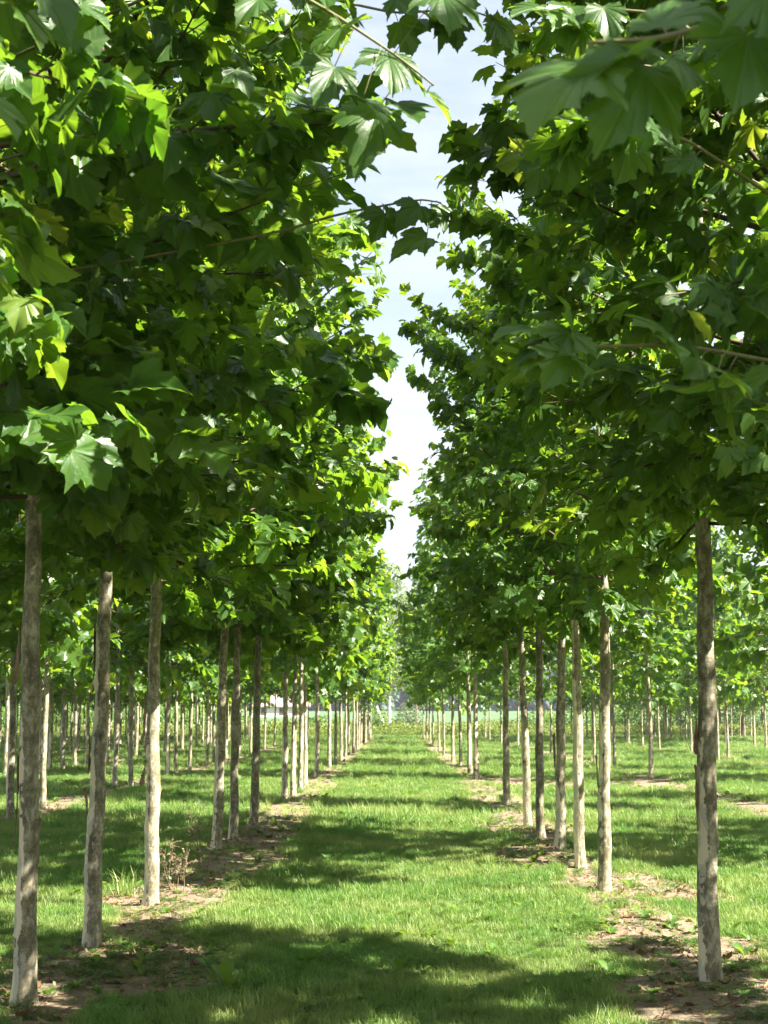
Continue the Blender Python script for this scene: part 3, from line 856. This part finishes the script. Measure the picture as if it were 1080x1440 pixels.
# ------------------------------------------------------------------ ground
def lines(segs):
    out = []
    for a, b, s in segs: out.append(np.arange(a, b, s))
    return np.unique(np.round(np.concatenate(out), 4))


gx_ = lines([(-900, -300, 100), (-300, -40, 20), (-40, -8, 0.8), (-8, -3, 0.2), (-3, 3, 0.08), (3, 8, 0.2), (8, 40, 0.8), (40, 300, 20), (300, 901, 100)])
gy_ = lines([(-100, -20, 40), (-20, 2, 2), (2, 6, 0.4), (6, 20, 0.08), (20, 40, 0.2), (40, 110, 0.6), (110, 130, 2), (130, 500, 15), (500, 1001, 50)])
X, Y = np.meshgrid(gx_, gy_, indexing='ij')
Z = gz(X, Y)
ny = len(gy_)
ii, jj = np.meshgrid(np.arange(len(gx_) - 1), np.arange(ny - 1), indexing='ij')
a = (ii * ny + jj).ravel()
g = G()
g.add(np.stack([X, Y, Z], -1).reshape(-1, 3), np.concatenate([np.stack([a, a + ny, a + ny + 1], 1), np.stack([a, a + ny + 1, a + 1], 1)]), 0, soil=soil_mask(X, Y).ravel())
tag(link('ground', g.mesh('ground', [M['ground']])), kind='structure')

fx = np.linspace(-330, 330, 160); fy = np.concatenate([np.arange(165, 200, 1.5), np.arange(200, 452, 9)])
X, Y = np.meshgrid(fx, fy, indexing='ij')
Z = gz(X, Y) + 0.55 + 0.10 * (vnoise(X * 3.3, Y * 2.7, 4) - 0.5)
Z[:, 0] -= 0.7; Z[:, -1] -= 0.7
ny = len(fy)
ii, jj = np.meshgrid(np.arange(len(fx) - 1), np.arange(ny - 1), indexing='ij')
a = (ii * ny + jj).ravel()
g = G(); g.add(np.stack([X, Y, Z], -1).reshape(-1, 3), np.concatenate([np.stack([a, a + ny, a + ny + 1], 1), np.stack([a, a + ny + 1, a + 1], 1)]), 0)
tag(link('crop_field', g.mesh('crop_field', [M['field']])), kind='structure')

# ------------------------------------------------------------------ scattered cover
def blades(seed, n, rad, h0, h1, w, bend=0.6):
    r = np.random.default_rng(seed); g = G()
    for i in range(n):
        a = r.uniform(0, 6.28); q = rad * math.sqrt(r.random())
        p = np.array([math.cos(a) * q, math.sin(a) * q, -0.01])
        h = r.uniform(h0, h1); da = r.uniform(0, 6.28); d = np.array([math.cos(da), math.sin(da), 0]) * h * r.uniform(0.1, bend)
        s = np.array([-math.sin(da + r.normal(0, 0.5)), math.cos(da), 0]) * w * r.uniform(0.7, 1.3)
        c1 = p + d * 0.35 + [0, 0, h * 0.6]; tip = p + d + [0, 0, h * r.uniform(0.75, 1.0)]
        V = [p - s / 2, p + s / 2, c1 - s * 0.4, c1 + s * 0.4, tip]
        g.add(V, [(0, 1, 3), (0, 3, 2), (2, 3, 4)], 0, lv=r.random())
    return g


def rosette(seed, n, L, w, rise, mat):
    """broad leaves from one point: dandelion, plantain"""
    r = np.random.default_rng(seed); g = G()
    for i in range(n):
        a = i * 2.399 + r.normal(0, 0.3); l = L * r.uniform(0.6, 1.1); e = rise * r.uniform(0.5, 1.3)
        d = np.array([math.cos(a), math.sin(a), 0]); s = np.array([-math.sin(a), math.cos(a), 0])
        V = []; vd = []
        prof = [0.15, 0.6, 1.0, 0.9, 0.45, 0.05]
        for k, f in enumerate(np.linspace(0, 1, 6)):
            c = d * l * f * (1 - 0.15 * e * f) + np.array([0, 0, l * e * (f - 0.55 * f * f)])
            ww = w * prof[k] * 0.5 * r.uniform(0.75, 1.2)
            V += [c - s * ww + [0, 0, ww * 0.35], c, c + s * ww + [0, 0, ww * 0.35]]; vd += [1, 0, 1]
        T = []
        for k in range(5):
            o = k * 3
            T += [(o, o + 1, o + 4), (o, o + 4, o + 3), (o + 1, o + 2, o + 5), (o + 1, o + 5, o + 4)]
        g.add(V, T, 0, lv=r.uniform(0.1, 0.9), vd=np.array(vd))
    return g.mesh('weed', [M[mat]])


def clover(seed, n, rad, h, s):
    r = np.random.default_rng(seed); g = G()
    for i in range(n):
        a = r.uniform(0, 6.28); q = rad * math.sqrt(r.random()); c = np.array([math.cos(a) * q, math.sin(a) * q, h * r.uniform(0.5, 1.2)])
        b = r.uniform(0, 6.28); lv = r.random()
        v, t = tube(np.array([[c[0] * 0.8, c[1] * 0.8, 0], c]), 0.0012, 3, False); g.add(v, t, 0, lv=lv, vd=0.5)
        for k in range(3):
            th = b + k * 2.094; sz = s * r.uniform(0.8, 1.2)
            d = np.array([math.cos(th), math.sin(th), r.uniform(-0.15, 0.3)]); e = np.array([-math.sin(th), math.cos(th), 0])
            g.add([c, c + (d * 0.6 - e * 0.45) * sz, c + (d * 1.05 - e * 0.25) * sz, c + (d * 1.05 + e * 0.25) * sz, c + (d * 0.6 + e * 0.45) * sz], [(0, 1, 2), (0, 2, 3), (0, 3, 4)], 0, lv=lv, vd=np.array([0, 1, 0.8, 0.8, 1]))
    return g.mesh('clover', [M['weed_leaf']])


def scatter(name, protos, pts, rot, scl, idx, label, dry=None):
    """ground cover nobody could count: one object"""
    pc = bpy.data.collections.new(name + '_kinds')
    for i, me in enumerate(protos):
        o = bpy.data.objects.new('%s_kind_%02d' % (name, i), me); pc.objects.link(o)
    me = bpy.data.meshes.new(name)
    me.vertices.add(len(pts)); me.vertices.foreach_set('co', np.asarray(pts, np.float32).ravel())
    for nm, typ, key, dat in (('rot', 'FLOAT_VECTOR', 'vector', rot), ('scl', 'FLOAT', 'value', scl), ('idx', 'INT', 'value', idx), ('dry', 'FLOAT', 'value', np.zeros(len(pts)) if dry is None else dry)):
        at_ = me.attributes.new(nm, typ, 'POINT'); at_.data.foreach_set(key, np.asarray(dat, np.int32 if typ == 'INT' else np.float32).ravel())
    o = bpy.data.objects.new(name, me); COL.objects.link(o)
    ng = bpy.data.node_groups.new(name, 'GeometryNodeTree')
    ng.interface.new_socket('Geometry', in_out='INPUT', socket_type='NodeSocketGeometry')
    ng.interface.new_socket('Geometry', in_out='OUTPUT', socket_type='NodeSocketGeometry')
    gi = ng.nodes.new('NodeGroupInput'); go = ng.nodes.new('NodeGroupOutput')
    ci = ng.nodes.new('GeometryNodeCollectionInfo'); ci.inputs['Collection'].default_value = pc
    ci.inputs['Separate Children'].default_value = True; ci.inputs['Reset Children'].default_value = True
    ip = ng.nodes.new('GeometryNodeInstanceOnPoints'); ip.inputs['Pick Instance'].default_value = True
    mp = ng.nodes.new('GeometryNodeMeshToPoints')
    ng.links.new(gi.outputs[0], mp.inputs[0]); ng.links.new(mp.outputs[0], ip.inputs['Points']); ng.links.new(ci.outputs[0], ip.inputs['Instance'])
    for nm, typ, sock in (('rot', 'FLOAT_VECTOR', 'Rotation'), ('scl', 'FLOAT', 'Scale'), ('idx', 'INT', 'Instance Index')):
        na = ng.nodes.new('GeometryNodeInputNamedAttribute'); na.data_type = typ; na.inputs['Name'].default_value = nm
        ng.links.new(na.outputs[0], ip.inputs[sock])
    ng.links.new(ip.outputs[0], go.inputs[0])
    md = o.modifiers.new('scatter', 'NODES'); md.node_group = ng
    tag(o, label, None, None, 'stuff')
    return o


def spread(d0, d1, dens, margin=1.2, seed=0):
    r = np.random.default_rng(seed)
    w1 = d1 * 0.262 + margin
    n = int((d1 - d0) * 2 * w1 * dens)
    y = r.uniform(d0, d1, n); x = r.uniform(-w1, w1, n) - 0.01 * y
    keep = np.abs(x + 0.01 * y) < y * 0.262 + margin
    return x[keep], y[keep]


def place(zones, seed, dens_fn, tilt=0.12):
    r = np.random.default_rng(seed); P, Rr, S = [], [], []
    for (d0, d1, dens, s0, s1) in zones:
        x, y = spread(d0, d1, dens, seed=seed + int(d0))
        kp = r.random(len(x)) < dens_fn(x, y); x, y = x[kp], y[kp]
        P.append(np.stack([x, y, gz(x, y)], 1)); Rr.append(np.stack([r.normal(0, tilt, len(x)), r.normal(0, tilt, len(x)), r.uniform(0, 6.28, len(x))], 1))
        S.append(r.uniform(s0, s1, len(x)))
    return np.concatenate(P), np.concatenate(Rr), np.concatenate(S)


def grass_density(x, y):
    return np.clip(0.45 + 1.1 * fbm(x * 1.6, y * 1.1, 121, 4), 0.3, 1) * np.clip(1.12 - 1.35 * soil_mask(x, y), 0.05, 1)


tufts = [blades(600 + i, 46, 0.075, 0.035, 0.085 + 0.012 * i, 0.0042, 0.9).mesh('grass_tuft', [M['grass']]) for i in range(5)]
tufts += [blades(620 + i, 30, 0.05, 0.06, 0.17, 0.005, 0.8).mesh('grass_tuft', [M['grass']]) for i in range(2)]
P, Q, S = place([(6.3, 12, 430, 0.62, 1.0), (12, 20, 230, 0.8, 1.2), (20, 40, 60, 1.2, 1.8), (40, 70, 18, 1.8, 2.6), (70, 112, 9, 2.2, 3.2)], 31, grass_density)
hgt = fbm(P[:, 0] * 1.1, P[:, 1] * 1.1, 44, 3)
S = S * (0.42 + 0.62 * hgt)
sm = soil_mask(P[:, 0], P[:, 1]); S = S * (1 - 0.45 * sm)
rr = np.random.default_rng(5)
idx = np.where(rr.random(len(P)) < 0.03 + 0.12 * (hgt > 0.58), rr.integers(5, 7, len(P)), rr.integers(0, 5, len(P)))
scatter('grass', tufts, P, Q, S, idx, 'mown green grass covering the lane and the gaps between the rows', dry=np.clip(sm * 1.5 + 0.02 + 0.5 * (fbm(P[:, 0] * 0.7, P[:, 1] * 0.7, 97, 3) - 0.5), 0, 1))
print('grass tufts', len(P))

weeds = [rosette(700, 9, 0.13, 0.035, 0.5, 'weed_leaf'), rosette(701, 7, 0.10, 0.045, 0.8, 'weed_leaf'), rosette(702, 6, 0.16, 0.05, 1.0, 'weed_leaf'),
         clover(703, 40, 0.11, 0.06, 0.013), clover(704, 30, 0.09, 0.05, 0.016), clover(705, 55, 0.15, 0.05, 0.012)]
P, Q, S = place([(6.3, 12, 55, 0.4, 0.85), (12, 22, 22, 0.5, 1.0), (22, 45, 4, 1.0, 1.6)], 55, lambda x, y: np.clip(0.25 + 1.4 * (fbm(x * 0.9, y * 0.9, 61, 3) - 0.4), 0.02, 1))
idx = np.random.default_rng(6).integers(0, 6, len(P))
scatter('weeds', weeds, P, Q, S, idx, 'broad leaved weeds and clover growing among the grass')


def litter_leaf(seed):
    g = G(); r = np.random.default_rng(seed)
    T, tri, vd = leaf_templates(False, 1, seed)
    p = T[0] * 0.085; p[:, 2] = np.abs(p[:, 2]) * r.uniform(0.5, 1.2) + 0.004 + 0.12 * p[:, 0] ** 2 / 0.05
    g.add(p, tri, 0, lv=r.random(), vd=vd)
    return g.mesh('fallen_leaf', [M['dry_leaf']])


def chip(seed):
    g = G(); r = np.random.default_rng(seed)
    L = r.uniform(0.05, 0.13); w = r.uniform(0.01, 0.025); V = []; T = []
    for i, f in enumerate(np.linspace(-0.5, 0.5, 6)):
        zc = 0.012 + 0.05 * f * f
        ww = w * r.uniform(0.6, 1.1)
        V += [(f * L, -ww, zc + 0.006), (f * L, 0, zc), (f * L, ww, zc + 0.006)]
    for k in range(5):
        o = k * 3; T += [(o, o + 1, o + 4), (o, o + 4, o + 3), (o + 1, o + 2, o + 5), (o + 1, o + 5, o + 4)]
    g.add(V, T, 0, lv=r.uniform(0.4, 1), vd=1.0)
    return g.mesh('bark_chip', [M['dry_leaf']])


lit = [litter_leaf(800 + i) for i in range(5)] + [chip(820 + i) for i in range(6)]
P, Q, S = place([(6.3, 13, 190, 0.2, 0.75), (13, 24, 60, 0.3, 0.85), (24, 50, 4, 0.8, 1.4)], 66, lambda x, y: 0.02 + 0.98 * soil_mask(x, y) ** 1.3, 0.3)
r6 = np.random.default_rng(9)
idx = np.where(r6.random(len(P)) < 0.16, r6.integers(0, 5, len(P)), r6.integers(5, 11, len(P)))
scatter('leaf_litter', lit, P, Q, S, idx, 'dry fallen leaves and bark chips lying on the soil under the rows')

# low herbs on the bare strips
P, Q, S = place([(6.3, 12, 420, 0.16, 0.40), (12, 22, 190, 0.2, 0.48), (22, 45, 50, 0.4, 0.75)], 88, lambda x, y: soil_mask(x, y) * np.clip(0.1 + 2.2 * (fbm(x * 2.0, y * 2.0, 23, 3) - 0.45), 0, 1) * 0.8, 0.15)
idx = np.random.default_rng(12).integers(0, 6, len(P))
scatter('ground_herbs', [weeds[3], weeds[4], weeds[1], tufts[0], tufts[2], weeds[5]], P, Q, S, idx, 'sparse low herbs sprouting on the bare soil of the tree rows')


# ------------------------------------------------------------------ single plants near the trunks
def dead_weed(px, py, h, label, seed):
    x, y = onground(px, py); r = np.random.default_rng(seed)
    root = link('dead_weed', None, None, (x, y, gzf(x, y)))
    tag(root, label, 'plant')
    for s in range(4):
        g = G(); a = r.uniform(0, 6.28); hh = h * r.uniform(0.6, 1.05)
        b = np.array([math.cos(a) * 0.05, math.sin(a) * 0.05, 0]); d = np.array([math.cos(a) * 0.16, math.sin(a) * 0.16, 1]) * hh
        P = np.array([b + d * f + [0.02 * math.sin(5 * f + s), 0, 0] for f in np.linspace(0, 1, 9)])
        v, t = tube(P, np.linspace(0.004, 0.0015, 9), 5); g.add(v, t, 0)
        for k in range(16):
            f = r.uniform(0.3, 1); q = b + d * f; e = r.normal(0, 1, 3); e[2] = abs(e[2]) * 0.6; e /= np.linalg.norm(e)
            tip = q + e * r.uniform(0.05, 0.14)
            v, t = tube(np.array([q, (q + tip) / 2 + [0, 0, 0.01], tip]), [0.002, 0.0015, 0.001], 4); g.add(v, t, 0)
            for m in range(5):
                c = q + (tip - q) * r.uniform(0.3, 1) + r.normal(0, 0.006, 3); u = r.normal(0, 0.009, (3, 3))
                g.add(c + u, [(0, 1, 2)], 0)
        link('stalk', g.mesh('stalk', [M['dry_stalk']]), root)


dead_weed(286, 1222, 0.62, 'tall brown dead weed with branching stalks beside the fourth left trunk', 1)
dead_weed(246, 1262, 0.40, 'short dry weed stalk just right of the sunlit third left trunk', 2)


def grass_clump(px, py, label, seed, n=60, h=0.3):
    x, y = onground(px, py)
    g = blades(seed, n, 0.16, h * 0.5, h, 0.008, 1.0)
    tag(link('grass_clump', g.mesh('grass_clump', [M['grass']]), None, (x, y, gzf(x, y))), label, 'plant')


grass_clump(178, 1262, 'tall sunlit grass clump between the second and third left trunks', 11)
for i, (px, py, s) in enumerate([(560, 1372, 1.6), (318, 1396, 1.5)]):
    x, y = onground(px, py)
    o = link('dock_plant', rosette(740 + i, 6, 0.13, 0.055, 2.0, 'weed_leaf'), None, (x, y, gzf(x, y)))
    o.scale = (s * 0.8,) * 3
    tag(o, ['broad leaved weed standing up from the shaded grass in the middle of the lane', 'broad leaved weed in the shaded grass nearer the soil of the left row'][i], 'plant')


# ------------------------------------------------------------------ far end: birches, brown trunk, shrubs, wood, house
def blob_leaves(g, centre, radii, n, size, seed, hollow=0.45, lvb=0.5, tpl=None, droop=0.5):
    r = np.random.default_rng(seed)
    d = r.normal(0, 1, (n, 3)); d /= np.linalg.norm(d, axis=1, keepdims=True)
    q = (hollow + (1 - hollow) * r.random(n) ** 0.6)[:, None]
    lump = 0.78 + 0.5 * fbm(np.arctan2(d[:, 1], d[:, 0]) * 1.3 + seed, d[:, 2] * 2.2, seed, 3)[:, None]
    P = np.array(centre) + d * q * lump * np.array(radii)
    put_leaves(g, P, d + r.normal(0, 0.6, (n, 3)) - [0, 0, droop], d + r.normal(0, 0.5, (n, 3)) + [0, 0, 0.4], size * r.uniform(0.6, 1.3, n), np.clip(lvb + r.normal(0, 0.25, n), 0, 1), tpl or T_LO, seed)


def simple_tree(name, label, x, y, h, r0, mat, leafmat, blobs, lean=(0, 0), seed=0, leaf=0.2, cat='tree', group=None, cb=None):
    z = gzf(x, y)
    root = link(name, None, None, (x, y, z)); tag(root, label, cat, group)
    g = G(); r = np.random.default_rng(seed)
    zs = np.linspace(-0.1, h, 14)
    P = np.stack([lean[0] * zs / h + 0.05 * np.sin(zs + seed), lean[1] * zs / h, zs], 1)
    v, t = tube(P, np.interp(zs, [0, h], [r0, r0 * 0.25]), 10); g.add(v, t, 0, pb=0.3)
    for b in blobs:
        c = np.array(b[0]); s = P[np.argmin(np.abs(P[:, 2] - max(1.2, c[2] - 0.8)))]
        v, t = tube(np.array([s, (s + c) / 2 + [0, 0, 0.15], c]), [r0 * 0.4, r0 * 0.25, 0.01], 5); g.add(v, t, 0, pb=0.3)
    link('trunk', g.mesh('trunk', [M[mat]]), root)
    g = G()
    for i, (c, rad, n) in enumerate(blobs): blob_leaves(g, c, rad, n, leaf, seed * 31 + i)
    link('crown', g.mesh('crown', [M[leafmat]]), root)


def ptx(px, d): return at(px, 1006, d).x


D1 = 128.0
simple_tree('birch_tree', 'white trunked birch standing upright beyond the far end of the lane', ptx(548, D1), D1, 14.0, 0.17, 'birch_bark', 'fine_leaf',
            [((0.4, 0, 5.0), (1.9, 1.5, 1.4), 700), ((-0.4, 0.3, 7.2), (2.1, 1.7, 1.8), 900), ((0.5, 0, 9.4), (2.0, 1.6, 1.8), 900), ((0.1, 0, 11.6), (1.6, 1.4, 1.7), 700), ((0.2, 0, 13.4), (1.0, 1.0, 1.3), 350)], seed=3, leaf=0.19)
simple_tree('birch_tree', 'leaning white trunked birch beyond the last left trunk of the lane', ptx(544, D1 + 4), D1 + 4, 8.5, 0.21, 'birch_bark', 'fine_leaf',
            [((-2.4, 0, 5.0), (1.5, 1.5, 1.3), 500), ((-3.2, 0.3, 7.0), (1.5, 1.5, 1.7), 500)], lean=(-3.6, 0.3), seed=4, leaf=0.16)
simple_tree('oak_tree', 'brown trunked tree standing beyond the far end of the lane near a grey green shrub', ptx(584, 140), 140, 12.5, 0.24, 'brown_bark', 'fine_leaf',
            [((0, 0, 5.2), (2.2, 2.0, 1.5), 800), ((0.5, 0, 7.6), (2.4, 2.2, 2.0), 1000), ((-0.4, 0, 10.0), (2.2, 2.0, 2.0), 900), ((0.3, 0, 12.0), (1.5, 1.4, 1.6), 500)], seed=5, leaf=0.2)


def shrub(label, px, d, w, h, leafmat, seed, n=700, leaf=0.13, group=None):
    x = ptx(px, d); root = link('shrub', None, None, (x, d, gzf(x, d))); tag(root, label, 'shrub', group)
    g = G(); r = np.random.default_rng(seed)
    for i in range(6):
        a = r.uniform(0, 6.28); v, t = tube(np.array([[0, 0, -0.05], [math.cos(a) * w * 0.2, math.sin(a) * w * 0.2, h * 0.45], [math.cos(a) * w * 0.4, math.sin(a) * w * 0.4, h * 0.85]]), [0.03, 0.02, 0.008], 5); g.add(v, t, 0, pb=0)
    link('stem', g.mesh('stem', [M['brown_bark']]), root)
    g = G()
    for i in range(5):
        a = r.uniform(0, 6.28); q = w * 0.33 * r.random()
        blob_leaves(g, (math.cos(a) * q, math.sin(a) * q, h * r.uniform(0.35, 0.62)), (w * 0.36, w * 0.36, h * 0.38), n // 5, leaf, seed * 17 + i)
    link('foliage', g.mesh('foliage', [M[leafmat]]), root)


shrub('dark green shrub at the far end of the lane below the leaning birch', 524, 118, 3.0, 2.3, 'weed_leaf', 21, 900)
shrub('grey green rounded shrub just left of the brown trunk past the lane', 577, 136, 2.6, 3.2, 'willow_leaf', 22, 900)
shrub('low yellow green bush between the two far ends of the rows', 562, 114, 2.4, 1.1, 'verge_leaf', 23, 700)
shrub('dark low bush beyond the right row in front of the pale field', 758, 120, 5.0, 2.0, 'weed_leaf', 24, 1200)
for i, (px, d, w, h) in enumerate([(800, 122, 5, 2.2), (842, 126, 6, 2.6), (915, 118, 6, 2.4), (965, 124, 6, 2.6), (1015, 120, 6, 2.2), (1065, 126, 7, 2.8)]):
    shrub('dark green bush at the far right beyond the last tree rows', px, d, w, h, 'weed_leaf', 300 + i, 1300, 0.16, 'bushes beyond the right rows')
shrub('dark bush under the grey green willow', 868, 150, 6.0, 3.0, 'weed_leaf', 25, 1400, 0.18)
simple_tree('willow_tree', 'tall grey green willow beyond the second row to the right', ptx(885, 185), 185, 8.5, 0.25, 'brown_bark', 'willow_leaf',
            [((0, 0, 4.5), (4.2, 3.5, 2.6), 2600), ((2.6, 0, 6.0), (3.2, 3, 2.6), 1800), ((-1.8, 0, 7.6), (3.0, 3, 2.4), 1800), ((-4.0, 0, 4.2), (2.2, 2, 2.2), 1200), ((4.5, 0, 3.4), (2.2, 2, 2.2), 1200)], seed=7, leaf=0.34)
# light-leaved trees on the far right
wr = np.random.default_rng(41)
for i, (px, d) in enumerate([(955, 116), (985, 122), (1012, 112), (1043, 104), (1072, 114), (1100, 108), (1128, 118), (1000, 134), (1060, 132), (930, 130), (905, 138), (840, 142), (812, 136), (970, 145), (1030, 146), (1090, 142)]):
    x = ptx(px, d)
    bl = [((wr.uniform(-0.6, 0.6), wr.uniform(-0.6, 0.6), hz), (1.6, 1.6, 1.2), 620) for hz in (2.9, 4.3, 5.7, 7.0)]
    simple_tree('poplar_tree', 'broad brown trunked tree with fine drooping leaves, far off at the right edge' if i == 3 else 'far light green tree with fine drooping leaves behind the rows at the right edge', x, d, 8.0, 0.22 if i == 3 else 0.13,
                'brown_bark' if i == 3 else 'bark', 'fine_leaf', bl, seed=60 + i, leaf=0.17, group=None if i == 3 else 'light green fine leaved trees at the far right')
for i, (px, d) in enumerate([(10, 128), (55, 136), (98, 130), (140, 138), (182, 132), (228, 138), (270, 134), (312, 140)]):
    x = ptx(px, d)
    bl = [((wr.uniform(-0.8, 0.8), wr.uniform(-0.6, 0.6), hz), (2.0, 1.8, 1.4), 620) for hz in (2.6, 4.2, 5.8)]
    simple_tree('hedgerow_tree', 'mid green bushy hedgerow tree behind the rows at the far left', x, d, 7.0, 0.13, 'bark', 'weed_leaf', bl, seed=160 + i, leaf=0.22, group='hedgerow trees at the far left')
# bushes at the far left
for i, (px, d, w, h) in enumerate([(-20, 112, 6, 2.8), (30, 114, 7, 3.0), (75, 118, 6, 2.4), (118, 116, 7, 2.9), (165, 120, 6, 2.3), (205, 118, 7, 2.8), (250, 122, 6, 2.4), (292, 121, 6, 2.2), (335, 124, 5, 1.6), (452, 122, 5, 1.5)]):
    shrub('dark green bush at the far left beyond the last tree rows', px, d, w, h, 'weed_leaf', 80 + i, 1300, 0.17, 'bushes beyond the left rows')

# tall herbs between the tree rows and the field
r7 = np.random.default_rng(13)
vg = []
for i in range(4):
    g = G(); blob_leaves(g, (0, 0, 0.3), (0.45, 0.45, 0.42), 130, 0.085, 900 + i, hollow=0.1, droop=-0.3); vg.append(g.mesh('tall_herb', [M['verge_leaf']]))
n = 7000
y = 105 + 58 * r7.random(n) ** 1.2; x = r7.uniform(-0.33, 0.33, n) * y
P = np.stack([x, y, gz(x, y)], 1)
scatter('verge_plants', vg, P, np.stack([r7.normal(0, 0.1, n), r7.normal(0, 0.1, n), r7.uniform(0, 6.28, n)], 1), r7.uniform(0.5, 1.25, n) * (0.5 + fbm(x * 0.2, y * 0.2, 3, 2)), r7.integers(0, 4, n), 'yellow green wild plants growing between the last trees and the field')

# wood on the skyline
g = G(); r8 = np.random.default_rng(17)
xs = np.arange(-260, 261, 4.2)
for i, x in enumerate(xs):
    y = 462 + r8.uniform(0, 26); h = r8.uniform(11, 19); w = r8.uniform(3.5, 5.5)
    v, t = tube(np.array([[x, y, 2.0], [x, y, h * 0.8]]), [0.3, 0.15], 5); g.add(v, t, 1)
    for q in range(4):
        blob_leaves(g, (x + r8.normal(0, 1.5), y + r8.normal(0, 1.5), 2.0 + h * (0.22 + 0.2 * q)), (w * (1.05 - 0.12 * q), w, h * 0.2), 130, 1.6, 1000 + i * 5 + q, hollow=0.2)
wo = link('distant_wood', g.mesh('distant_wood', [M['hazed_leaf'], M['brown_bark']]))
tag(wo, 'hazy blue green wood along the skyline beyond the field', None, None, 'stuff')

# farmhouse glimpsed between the left trunks
hx = ptx(392, 250); hz = gzf(hx, 250)
house = link('farmhouse', None, None, (hx, 250, hz), 0.12)
tag(house, 'far pale house with a faded pink roof seen between the left trunks', 'house')


def box(g, lo, hi, mi=0):
    x0, y0, z0 = lo; x1, y1, z1 = hi
    V = [(x0, y0, z0), (x1, y0, z0), (x1, y1, z0), (x0, y1, z0), (x0, y0, z1), (x1, y0, z1), (x1, y1, z1), (x0, y1, z1)]
    T = [(0, 2, 1), (0, 3, 2), (4, 5, 6), (4, 6, 7), (0, 1, 5), (0, 5, 4), (1, 2, 6), (1, 6, 5), (2, 3, 7), (2, 7, 6), (3, 0, 4), (3, 4, 7)]
    g.add(V, T, mi)


g = G(); box(g, (-4.6, -3.5, 0), (4.6, 3.5, 2.5)); g.add([(-4.6, -3.5, 2.5), (-4.6, 3.5, 2.5), (-4.6, 0, 5.0), (4.6, -3.5, 2.5), (4.6, 3.5, 2.5), (4.6, 0, 5.0)], [(0, 2, 1), (3, 4, 5)])
link('wall', g.mesh('wall', [M['plaster']], False), house)
g = G()
for s in (-1, 1):
    V = []
    for dz in (0.0, 0.18):
        V += [(-5.1, s * 4.0, 2.18 + dz), (5.1, s * 4.0, 2.18 + dz), (5.1, 0, 5.05 + dz), (-5.1, 0, 5.05 + dz)]
    g.add(V, [(0, 1, 2), (0, 2, 3), (4, 6, 5), (4, 7, 6), (0, 4, 5), (0, 5, 1), (1, 5, 6), (1, 6, 2), (3, 2, 6), (3, 6, 7), (0, 3, 7), (0, 7, 4)])
link('roof', g.mesh('roof', [M['roof']], False), house)
for wx in (-2.6, 0.4, 2.9):
    g = G(); box(g, (wx - 0.45, -3.56, 0.9), (wx + 0.45, -3.50, 2.0)); link('window', g.mesh('window', [M['limb']], False), house)

# ------------------------------------------------------------------ summer haze
hm, hnt, hout = new_mat('summer_haze')
pv = N(hnt, 'ShaderNodeVolumePrincipled', inp={'Color': (0.80, 0.88, 1.0, 1), 'Density': HAZE, 'Anisotropy': 0.25})
hnt.links.new(pv.outputs[0], hout.inputs['Volume'])
g = G(); box(g, (-960, -160, -1.2), (960, 1060, 28.0)); ho = link('haze', g.mesh('haze', [hm], False)); tag(ho, kind='stuff')
ho['label'] = 'thin pale summer haze between the lane and the wood'

# ------------------------------------------------------------------ light and sky
EL, BEHIND = R_(42.5), R_(18)
S = Vector((math.cos(EL) * math.cos(BEHIND), -math.cos(EL) * math.sin(BEHIND), math.sin(EL)))
sun_d = bpy.data.lights.new('sun', 'SUN'); sun_d.energy = 5.0; sun_d.angle = R_(0.53); sun_d.color = (1.0, 0.93, 0.82)
sun = bpy.data.objects.new('sun', sun_d); COL.objects.link(sun)
sun.rotation_euler = S.to_track_quat('Z', 'Y').to_euler(); sun.location = (20, -5, 30)
w = bpy.data.worlds.new('World'); sc.world = w; w.use_nodes = True
nt = w.node_tree; nt.nodes.clear()
out = nt.nodes.new('ShaderNodeOutputWorld'); bg = nt.nodes.new('ShaderNodeBackground')
sky = nt.nodes.new('ShaderNodeTexSky'); sky.sky_type = 'NISHITA'; sky.sun_disc = False
sky.sun_elevation = EL; sky.sun_rotation = math.atan2(S.x, S.y); sky.air_density = 1.0; sky.dust_density = 2.5; sky.ozone_density = 1.0
bg.inputs[1].default_value = 0.05
tcw = N(nt, 'ShaderNodeTexCoord')
mpw = N(nt, 'ShaderNodeMapping', inp={'Vector': tcw.outputs['Generated'], 'Scale': (1.0, 1.0, 4.0)})
cn = N(nt, 'ShaderNodeTexNoise', inp={'Vector': mpw.outputs[0], 'Scale': 2.6, 'Detail': 7.0, 'Roughness': 0.62})
cm_ = ramp(nt, cn.outputs['Fac'], [(0.35, 0.38), (0.65, 0.92)])
nt.links.new(mixc(nt, cm_, sky.outputs[0], (4.4, 4.6, 4.95)), bg.inputs[0])
nt.links.new(bg.outputs[0], out.inputs[0])

sc.view_settings.view_transform = 'Standard'; sc.view_settings.look = 'None'
sc.view_settings.exposure = 2.5; sc.view_settings.gamma = 1.0
sc.render.engine = 'CYCLES'
sc.cycles.max_bounces = 8; sc.cycles.transmission_bounces = 6; sc.cycles.diffuse_bounces = 4; sc.cycles.glossy_bounces = 3
sc.cycles.use_denoising = True
sc.cycles.sample_clamp_indirect = 6
print('objects', len(sc.objects), 'rows', CNT)
